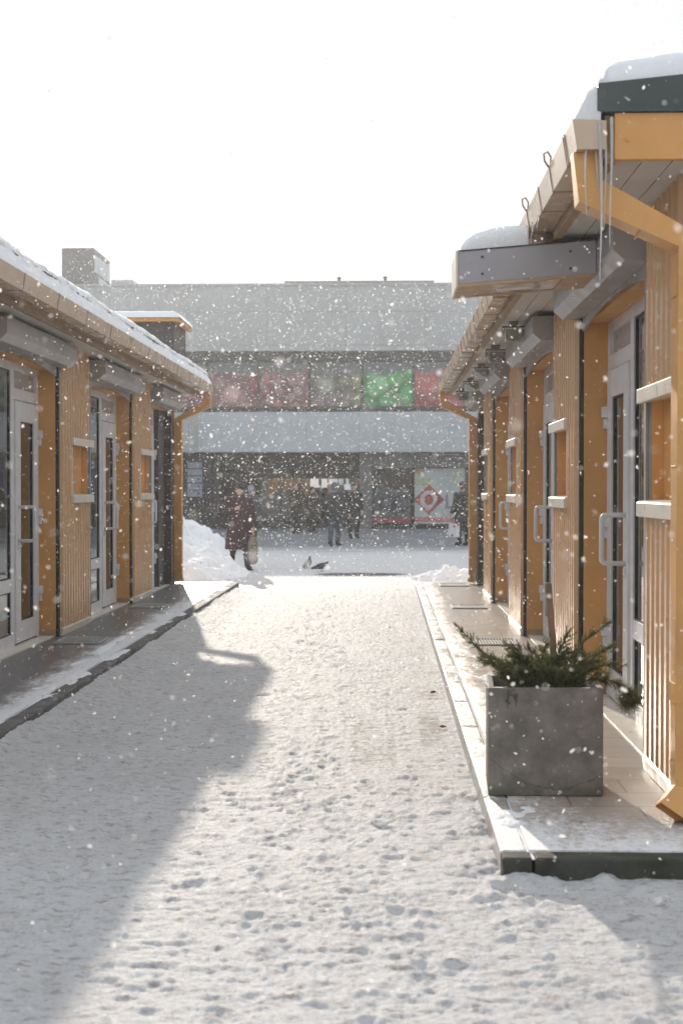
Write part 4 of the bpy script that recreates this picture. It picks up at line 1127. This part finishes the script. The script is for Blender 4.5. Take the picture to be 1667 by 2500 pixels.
q = MB(); q.box(fx(856), fx(943), FY + .595, FY + .6, fz(1202), fz(1189.5)); fsub(q, 'red_band', flat('band_red', (.26, .05, .07), .5), sw)
ftext('G', 888, 1158, 38, flat('lettering_navy', (.03, .03, .07)), sw, FY + .59)
ftext('C', 920, 1158, 38, flat('lettering_navy', (.03, .03, .07)), sw, FY + .59)
sw2 = shopwin(949, 1072, 1073, 1206)
q = MB(); q.box(fx(949) + .05, fx(1072) - .05, FY + .6, FY + .62, fz(1206) + .04, fz(1073) - .04); fsub(q, 'white_film', flat('film_white', (.44, .50, .51), .5, .06, 1.5), sw2)
q = MB(); q.box(fx(952), fx(1069), FY + .594, FY + .598, fz(1199), fz(1188)); fsub(q, 'red_band', flat('band_pink', (.45, .16, .18), .5, .3, 3), sw2)
q = MB(); q.box(fx(952), fx(975), FY + .594, FY + .598, fz(1092), fz(1077)); fsub(q, 'beige_patch', flat('film_beige', (.42, .34, .25), .5), sw2)
# red diamond with a white ring and a red core
lx, lz = fx(985), fz(1148)
dr = flat('emblem_red', (.40, .075, .055), .5, .12, 4); dw = flat('emblem_white', (.46, .52, .54), .5)
hw, hh = 36 / 60.5, 35 / 60.5
q = MB(); q.prism([(lx - hw, lz), (lx, lz - hh), (lx + hw, lz), (lx + .02, lz + hh)], 'y', FY + .590, FY + .597); fsub(q, 'emblem', dr, sw2)
def disc(r1, r2, y, mt, nm):
    q = MB(); q.prism([(lx + r1 * math.cos(t * math.pi / 16) + .05 * math.sin(t * math.pi / 16) * r1, lz + r2 * math.sin(t * math.pi / 16)) for t in range(32)], 'y', y, y + .004); fsub(q, nm, mt, sw2)
disc(.335, .345, FY + .585, dw, 'emblem'); disc(.17, .21, FY + .580, dr, 'emblem')
q = MB(); q.prism([(lx + .22, lz + .27), (lx + .36, lz + .02), (lx + .12, lz - .33), (lx + .08, lz - .42), (lx + .52, lz - .02), (lx + .30, lz + .28)], 'y', FY + .5815, FY + .5845); fsub(q, 'emblem', flat('emblem_dark_red', (.28, .03, .05), .5), sw2)
yel = flat('lettering_olive', (.46, .46, .18), .5)
ftext('ess', 971, 1104, 23, yel, sw2, FY + .592, 1.05)
ftext('C', 1052, 1102, 24, yel, sw2, FY + .592)
pur = flat('lettering_mauve', (.24, .20, .27), .5)
ftext('L', 1033, 1153, 35, pur, sw2, FY + .592)
# lamp strip over the shop, direction plates on the corrugated wall
q = MB(); q.box(fx(1000), fx(1054), FY + .40, FY + .45, fz(1045), fz(1042.5)); q.build('strip_lamp', flat('strip_lamp_beige', (.55, .48, .38)), fb)
ds = thing('direction_board', 'stack of blue-grey direction plates with arrows on the corrugated wall', 'sign', (fx(445), FY + .5, fz(1140)))
for k in range(5):
    z0 = fz(1141 - k * 16.5); q = MB(); q.box(fx(425), fx(459), FY + .5, FY + .56, z0, z0 + .235)
    pl_ = q.build('plate', flat('plate_blue_grey', (.26, .30, .36), .4), ds)
    if k in (0, 1, 2):
        q = MB(); q.prism([(fx(449), z0 + .05), (fx(454), z0 + .12), (fx(449), z0 + .19)], 'y', FY + .49, FY + .4985)
        o = q.build('arrow', flat('arrow_teal', (.03, .09, .11), .5), pl_)
q = MB(); q.box(fx(424), fx(460), FY + .565, FY + .6, fz(1143), fz(1060)); q.build('backing_board', M['mull'], ds)

# ------------------------------------------------------------------ people
M['skin'] = pmat('skin', (.52, .33, .26), .5, .08, 12)
def remesh(o, v, sm=3):
    r = o.modifiers.new('remesh', 'REMESH'); r.mode = 'VOXEL'; r.voxel_size = v; r.use_smooth_shade = True
    if sm: s_ = o.modifiers.new('smooth', 'SMOOTH'); s_.factor = .5; s_.iterations = sm
def fabric(nm, col): return flat('fabric_' + nm, col, .85, .25, 9)
def person(label, loc, yaw, H=1.65, coat=('maroon', (.055, .022, .032)), legs=('black', (.02, .02, .024)), hat=('charcoal', (.03, .03, .034)), coat_len=.42, flare=.27, pose=None, fine=False, scarf=None, group=None, hood=False, shoulder=.19):
    P = dict(neck=(0, 0, 1.40), head=(0, -.03, 1.545), shL=(shoulder, 0, 1.345), shR=(-shoulder, 0, 1.345), elL=(.26, .03, 1.07), elR=(-.26, .03, 1.07), wrL=(.25, -.06, .84), wrR=(-.25, -.06, .84),
             hipL=(.09, 0, .86), hipR=(-.09, 0, .86), knL=(.10, -.04, .46), knR=(-.10, .02, .46), anL=(.10, .0, .085), anR=(-.10, .05, .085), toeL=(.11, -.16, .035), toeR=(-.11, -.11, .035))
    P.update(pose or {})
    k = H / 1.67
    V = {a: Vector(b) for a, b in P.items()}
    root = thing('person', label, 'person', loc, group)
    root.rotation_euler = (0, 0, yaw); root.scale = (k, k, k)
    def put(mb, nm, mt, vox, sm=3):
        o = mb.build(nm, mt, None, smooth=True); o.parent = root; remesh(o, vox, sm); return o
    # one continuous body: head with nose, ears, chin; neck, trunk, limbs, hands with fingers
    b = MB(); h = V['head']
    b.ell(h + Vector((0, .01, .02)), (.074, .092, .098), 16, 12); b.ell(h + Vector((0, -.035, -.055)), (.052, .055, .06), 12, 10)
    b.tube([h + Vector((0, -.078, .025)), h + Vector((0, -.108, -.022)), h + Vector((0, -.085, -.03))], [.010, .016, .012], 8)
    for sx_ in (-1, 1):
        b.ell(h + Vector((.076 * sx_, .01, -.005)), (.012, .02, .03), 8, 6)
        b.ell(h + Vector((.03 * sx_, -.075, -.01)), (.02, .016, .018), 8, 6)
    b.ell(h + Vector((0, -.088, -.062)), (.024, .010, .008), 8, 6)
    b.tube([h + Vector((0, .01, -.06)), V['neck'] + Vector((0, .01, 0)), V['neck'] + Vector((0, 0, -.08))], [.055, .056, .09], 12)
    hipc = (V['hipL'] + V['hipR']) / 2
    b.tube([hipc + Vector((0, 0, -.06)), hipc + Vector((0, 0, .06)), hipc + Vector((0, 0, .22)), V['neck'] + Vector((0, .01, -.14)), V['neck'] + Vector((0, .01, -.03))],
           [(.13, .09), (.165, .115), (.135, .10), (.18, .115), (.09, .07)], 14, up=(0, 1, 0))
    for s_ in 'LR':
        b.tube([V['sh' + s_], V['el' + s_], V['wr' + s_]], [.05, .042, .028], 10)
        b.tube([V['hip' + s_], V['kn' + s_], V['an' + s_]], [.085, .057, .042], 10)
        b.tube([V['an' + s_], V['an' + s_].lerp(V['toe' + s_], .4), V['an' + s_].lerp(V['toe' + s_], .75)], [.036, .03, .02], 8)
        w_, e_ = V['wr' + s_], V['el' + s_]; d = (w_ - e_).normalized(); sd_ = d.cross(Vector((0, 1, 0)))
        sd_ = sd_.normalized() if sd_.length > .1 else Vector((1, 0, 0)); nn = sd_.cross(d)
        b.tube([w_, w_ + d * .04, w_ + d * .085], [(.026, .018), (.038, .016), (.036, .013)], 10, up=tuple(nn))
        for f, (off, L) in enumerate(((-.027, .06), (-.009, .072), (.009, .068), (.026, .052))):
            p0 = w_ + d * .08 + nn * off
            b.tube([p0, p0 + d * L * .5 + sd_ * .012, p0 + d * L * .85 + sd_ * .034], [.0095, .009, .007], 6)
        p0 = w_ + d * .03 + nn * -.03; b.tube([p0, p0 - nn * .025 + d * .025, p0 - nn * .028 + d * .05 + sd_ * .01], [.012, .0105, .008], 6)
    body = put(b, 'body', M['skin'], .0085 if fine else .012, 1)
    # trousers, boots
    t = MB()
    for s_ in 'LR': t.tube([V['hip' + s_] + Vector((0, 0, .05)), V['kn' + s_], V['an' + s_] + Vector((0, 0, .03))], [.10, .075, .062], 12)
    t.tube([hipc + Vector((0, 0, -.08)), hipc + Vector((0, 0, .1))], [(.17, .12), (.18, .125)], 12, up=(0, 1, 0))
    put(t, 'trousers', fabric(*legs), .016)
    for s_ in 'LR':
        t = MB(); a, c = V['an' + s_], V['toe' + s_]; sh = (a - V['kn' + s_]).normalized()
        t.tube([a - sh * .22, a - sh * .08, a + sh * .02], [.066, .062, .056], 10)
        t.tube([a + sh * .01 - (c - a).normalized() * .055, a.lerp(c, .5) + sh * .01, c, c + (c - a).normalized() * .03], [.05, .053, .044, .03], 10)
        put(t, 'boot', fabric('boot', (.016, .015, .016)), .014)
    # coat
    c = MB(); nk = V['neck']; hem = coat_len; lean = Vector((0, 0, 0))
    zs = [(hem, flare, flare * .72), (hem + .18, flare * .95, flare * .68), (.86, .225, .16), (1.06, .20, .145), (1.22, .215, .15), (1.33, .20, .135), (1.40, .12, .09), (1.43, .085, .085)]
    c.tube([Vector((nk.x * (z_ / 1.4), nk.y * (z_ / 1.4), z_)) for z_, _, _ in zs], [(a, b_) for _, a, b_ in zs], 18, up=(0, 1, 0))
    for s_ in 'LR':
        c.tube([V['sh' + s_] + Vector((0, 0, -.01)), V['sh' + s_].lerp(V['el' + s_], .5), V['el' + s_], V['wr' + s_] - (V['wr' + s_] - V['el' + s_]) * .04], [.085, .078, .07, .056], 12)
        c.ell(V['sh' + s_], (.085, .085, .075), 10, 8)
    put(c, 'coat', fabric(*coat), .016, 4)
    if hat:
        t = MB(); t.ell(h + Vector((0, .022, .055)), (.096, .112, .10), 16, 12); t.ell(h + Vector((0, .05, -.01)), (.088, .085, .09), 12, 10)
        put(t, 'hat', fabric(*hat), .012, 2)
    else:
        t = MB(); t.ell(h + Vector((0, .022, .045)), (.086, .10, .085), 14, 10); t.ell(h + Vector((0, .05, -.03)), (.08, .065, .08), 12, 8)
        put(t, 'hair', fabric('hair', (.035, .025, .02)), .012, 2)
    if hood:
        t = MB(); t.tube([h + Vector((0, .05, .1)), h + Vector((0, .06, 0)), h + Vector((0, .05, -.13))], [.09, .125, .14], 14); put(t, 'hood', fabric(*coat), .016, 3)
    if scarf:
        t = MB(); t.tube([nk + Vector((0, 0, -.01)), nk + Vector((0, -.012, .05)), nk + Vector((0, -.006, .085))], [(.115, .105), (.112, .105), (.085, .085)], 14, up=(0, 1, 0)); put(t, 'scarf', fabric(*scarf), .014, 2)
    return root

gz = lambda px, Yv: (px - 885) / 3267 * Yv
# the woman walking towards the camera, one foot lifted behind, a carrier bag in her left hand
WX, WY = gz(549, 27.0), 27.0
person('woman in dark maroon coat and dark hat walking with a carrier bag', (WX, WY, 0.0), R(6), 1.64, ('maroon', (.036, .012, .020)), ('black', (.018, .018, .022)), ('charcoal', (.028, .028, .030)), .40, .285,
       dict(wrL=(.255, -.10, .80), elL=(.255, .03, 1.06), elR=(-.33, .02, 1.08), wrR=(-.07, -.20, 1.19),
            knL=(.12, -.12, .45), anL=(.16, -.16, .075), toeL=(.22, -.33, .032), knR=(-.10, .06, .46), anR=(-.13, .36, .30), toeR=(-.14, .40, .14)), True, ('dark plum', (.06, .035, .045)))
q = MB()
q.tube([(WX + .27, WY - .14, .10), (WX + .27, WY - .14, .30), (WX + .265, WY - .13, .55), (WX + .26, WY - .12, .68)], [(.095, .05), (.115, .06), (.10, .045), (.035, .02)], 12, up=(0, 1, 0))
o = q.build('carrier_bag', [flat('bag_khaki', (.16, .13, .09), .45, .45, 7)], smooth=True); sb2 = o.modifiers.new('s', 'SUBSURF'); sb2.levels = 2; sb2.render_levels = 2
tag(o, 'full khaki carrier bag hanging from the walking woman\'s hand', 'bag')
t = thing('shoulder_bag', 'black shoulder bag tucked under the walking woman\'s bent elbow', 'bag', (WX - .36, WY, .95))
q = MB(); q.prism([(WX - .50, .92), (WX - .24, .78), (WX - .22, 1.04), (WX - .38, 1.10)], 'y', WY - .10, WY + .05); q.build('bag_body', fabric('bag black', (.02, .018, .02)), t, bevel=.02)
q = MB(); q.tube([(WX - .36, WY, 1.04), (WX - .30, WY - .06, 1.20), (WX - .21, WY - .03, 1.40), (WX - .24, WY + .08, 1.2), (WX - .26, WY + .05, 1.03)], .010, 6); q.build('strap', fabric('bag black', (.02, .018, .02)), t)

person('man in dark jacket and blue jeans walking away across the square', (gz(768, 38), 38, 0), R(160), 1.70, ('navy', (.025, .027, .038)), ('denim', (.05, .065, .11)), ('blue grey', (.10, .12, .19)), .78, .22,
       dict(elL=(.25, .03, 1.07), wrL=(.22, -.14, .86), elR=(-.33, .04, 1.08), wrR=(-.40, -.02, .86), anL=(.06, .16, .10), toeL=(.07, .02, .035), anR=(-.04, -.12, .085), toeR=(-.05, -.30, .03), knL=(.08, .04, .46), knR=(-.07, -.12, .47)))
person('broad figure in black coat standing right of the man in jeans', (gz(812, 44), 44, 0), R(20), 1.72, ('black', (.020, .019, .021)), ('black', (.018, .018, .022)), ('black cap', (.02, .02, .022)), .50, .30, None, shoulder=.22)
person('figure in dark brown coat waiting at the glass entrance', (gz(682, 49), 49, 0), R(-30), 1.74, ('dark brown', (.035, .026, .022)), ('black', (.018, .018, .022)), None, .55, .27, dict(elL=(.30, -.05, 1.1), wrL=(.12, -.24, 1.05)))
person('shorter figure in charcoal coat beside the entrance door frame', (gz(716, 50), 50, 0), R(40), 1.60, ('charcoal coat', (.032, .032, .034)), ('black', (.018, .018, .022)), ('dark hat', (.035, .025, .025)), .45, .27)
person('figure in slate jacket half hidden behind the walking woman', (gz(576, 38), 38, 0), R(170), 1.62, ('slate', (.055, .06, .08)), ('black', (.018, .018, .022)), ('pale cap', (.22, .24, .28)), .70, .25)
person('figure in black coat half hidden by the sunlit far downpipe', (gz(1062, 38.5), 38.5, 0), R(-150), 1.72, ('black', (.020, .019, .021)), ('black', (.018, .018, .022)), ('red brown', (.12, .05, .045)), .40, .28, dict(wrL=(.30, -.1, .84), wrR=(-.30, .0, .84)))
bx_, by_ = gz(1041, 38.4), 38.2
t = thing('gift_bag', 'white patterned carrier bag held beside the far downpipe', 'bag', (bx_, by_, .25))
q = MB(); q.prism([(bx_ - .16, .26), (bx_ + .14, .24), (bx_ + .15, .60), (bx_ - .14, .62)], 'y', by_ - .06, by_ + .06)
def dots():
    t_ = NT('bag_dots'); v = t_.new('TexVoronoi'); v.inputs['Scale'].default_value = 9; t_.link(t_.pos(), v.inputs['Vector'])
    t_.link(t_.mix(t_.ramp(v.outputs['Distance'], .3, .45), (.45, .09, .09), (.6, .6, .66)), t_.p.inputs['Base Color']); return t_.mat
q.build('bag_body', dots(), t)
q = MB(); q.tube([(bx_ - .06, by_, .60), (bx_ - .03, by_, .76), (bx_ + .03, by_, .82), (bx_ + .06, by_, .60)], .008, 6); q.build('handle', M['black'], t)

# ------------------------------------------------------------------ pigeons
def pigeon(label, loc, yaw, pitch, feed, mats):
    root = thing('pigeon', label, 'pigeon', loc, 'pigeons on the square'); root.rotation_euler = (0, 0, yaw)
    b = MB(); c, s_ = math.cos(pitch), math.sin(pitch)
    def T(x, z): return Vector((x * c - z * s_, 0, .10 + x * s_ + z * c))
    pts = [T(-.20, -.008), T(-.13, -.002), T(-.07, .002), T(0, .0), T(.05, .01), T(.08, .022)]
    b.tube(pts, [(.022, .006), (.028, .012), (.05, .042), (.062, .058), (.052, .052), (.032, .034)], 12, up=(0, 1, 0))
    hd = T(.11, .065 if not feed else .035)
    b.tube([T(.06, .018), T(.09, .04 if not feed else .03), hd], [.036, .026, .021], 10)
    b.ell(hd + Vector((.006, 0, .008)), (.024, .020, .021), 10, 8)
    b.tube([hd + Vector((.022, 0, .004)), hd + Vector((.047, 0, -.005))], [.007, .002], 6)
    o = b.build('body', mats, None, smooth=True); o.parent = root; remesh(o, .005, 2)
    for sg in (-1, 1):
        q = MB(); q.ell(T(-.05, .008) + Vector((0, .048 * sg, 0)), (.095, .014, .036), 10, 8, rot=Matrix.Rotation(-pitch, 3, 'Y')); w_ = q.build('wing', flat('pigeon_wing', (.035, .04, .046), .5, .5, 40), None, smooth=True); w_.parent = root
        q = MB(); q.tube([(0, .022 * sg, .06), (.004, .024 * sg, .004)], .0035, 6)
        for a in (-.5, 0, .5, math.pi): q.tube([(.004, .024 * sg, .005), (.004 + .026 * math.cos(a), .024 * sg + .026 * math.sin(a), .003)], .0025, 5)
        l_ = q.build('leg', flat('pigeon_leg', (.25, .07, .06)), None); l_.parent = root
    return root
pgm = flat('pigeon_grey', (.045, .05, .06), .5, .5, 25)
pigeon('dark pigeon with pale wing patch standing upright, farther of two', (gz(708, 27.5), 27.5, .005), R(60), R(38), False, flat('pigeon_slate', (.06, .07, .085), .5, .7, 18))
pigeon('dark pigeon leaning forward on the snow, nearer of two', (gz(738, 26.5), 26.5, .005), R(8), R(12), True, pgm)

# ------------------------------------------------------------------ falling snow
def falling_snow():
    an = np.arange(6) * math.pi / 3
    base = np.concatenate([np.stack([np.cos(an), np.sin(an), np.array([0, .25, 0, -.2, .1, 0])], 1), [(0, 0, .35)]])
    tri = np.array([(k, (k + 1) % 6, 6) for k in range(6)])
    P = []
    N = 250000
    yv = np.where(rng.random(N) < .20, (rng.random(N) * (15 ** 2.6 - 1.0 ** 2.6) + 1.0 ** 2.6) ** (1 / 2.6), (rng.random(N) * (46 ** 2.0 - 10 ** 2.0) + 10 ** 2.0) ** .5)
    xv = rng.uniform(-.34, .34, N) * yv - .0 + rng.uniform(-.3, .3, N)
    zv = CAMZ + rng.uniform(-.40, .42, N) * yv
    keep = (zv > .02) & (zv < 12)
    pos = np.stack([xv, yv, zv], 1)[keep]
    ins = ((pos[:, 0] > .85) & (pos[:, 1] > 5.9) & (pos[:, 1] < 21.9) & ((pos[:, 0] > 1.1) | (pos[:, 2] > 2.8)) & (pos[:, 2] < 3.6)) | ((pos[:, 0] < -2.6) & (pos[:, 1] > 5.0) & (pos[:, 1] < 21.9) & ((pos[:, 0] < -2.95) | (pos[:, 2] > 2.8)) & (pos[:, 2] < 4.1))
    pos = pos[~ins]
    n = len(pos)
    sz = rng.lognormal(math.log(.0028), .45, n) * np.clip(.6 + pos[:, 1] / 16, .5, 2.6)
    ax = rng.normal(size=(n, 3)); ax /= np.linalg.norm(ax, axis=1)[:, None]
    bx = np.cross(ax, rng.normal(size=(n, 3))); bx /= np.linalg.norm(bx, axis=1)[:, None]
    cx = np.cross(ax, bx)
    s1 = sz * rng.uniform(1.0, 1.7, n); s2 = sz * rng.uniform(.7, 1.0, n); s3 = sz * rng.uniform(.4, .8, n)
    V = pos[:, None, :] + base[None, :, 0:1] * (ax * s1[:, None])[:, None, :] + base[None, :, 1:2] * (bx * s2[:, None])[:, None, :] + base[None, :, 2:3] * (cx * s3[:, None])[:, None, :]
    F = (tri[None] + (np.arange(n) * 7)[:, None, None]).reshape(-1, 3)
    V = V.reshape(-1, 3)
    me = bpy.data.meshes.new('falling_snow'); me.vertices.add(len(V)); me.vertices.foreach_set('co', V.astype(np.float32).ravel())
    me.loops.add(F.size); me.loops.foreach_set('vertex_index', F.astype(np.int32).ravel()); me.polygons.add(len(F)); me.polygons.foreach_set('loop_start', np.arange(0, F.size, 3, dtype=np.int32))
    me.update(calc_edges=True)
    t = NT('snowflake'); t.n.remove(t.p)
    a = t.new('BsdfDiffuse'); a.inputs[0].default_value = (.93, .94, .95, 1); b = t.new('BsdfTranslucent'); b.inputs[0].default_value = (.95, .95, .95, 1)
    m_ = t.new('MixShader'); m_.inputs[0].default_value = .72; t.link(a.outputs[0], m_.inputs[1]); t.link(b.outputs[0], m_.inputs[2])
    tr = t.new('BsdfTransparent'); m3 = t.new('MixShader'); m3.inputs[0].default_value = .25; t.link(m_.outputs[0], m3.inputs[1]); t.link(tr.outputs[0], m3.inputs[2]); t.link(m3.outputs[0], t.out.inputs['Surface'])
    me.materials.append(t.mat)
    o = bpy.data.objects.new('falling_snow', me); sc.collection.objects.link(o); kind(o, 'stuff')
falling_snow()

# ------------------------------------------------------------------ snow-filled air
q = MB(); q.box(-60, 60, -6, 80, -1.2, 13.5)
hz = q.build('haze', None or bpy.data.materials.new('haze_air'), None); kind(hz, 'stuff')
hm = hz.data.materials[0]; hm.use_nodes = True
hn = hm.node_tree; hn.nodes.remove(hn.nodes['Principled BSDF'])
pv = hn.nodes.new('ShaderNodeVolumePrincipled'); pv.inputs['Color'].default_value = (.92, .95, .97, 1); pv.inputs['Density'].default_value = .0014; pv.inputs['Anisotropy'].default_value = .6
hn.links.new(pv.outputs[0], hn.nodes['Material Output'].inputs['Volume'])
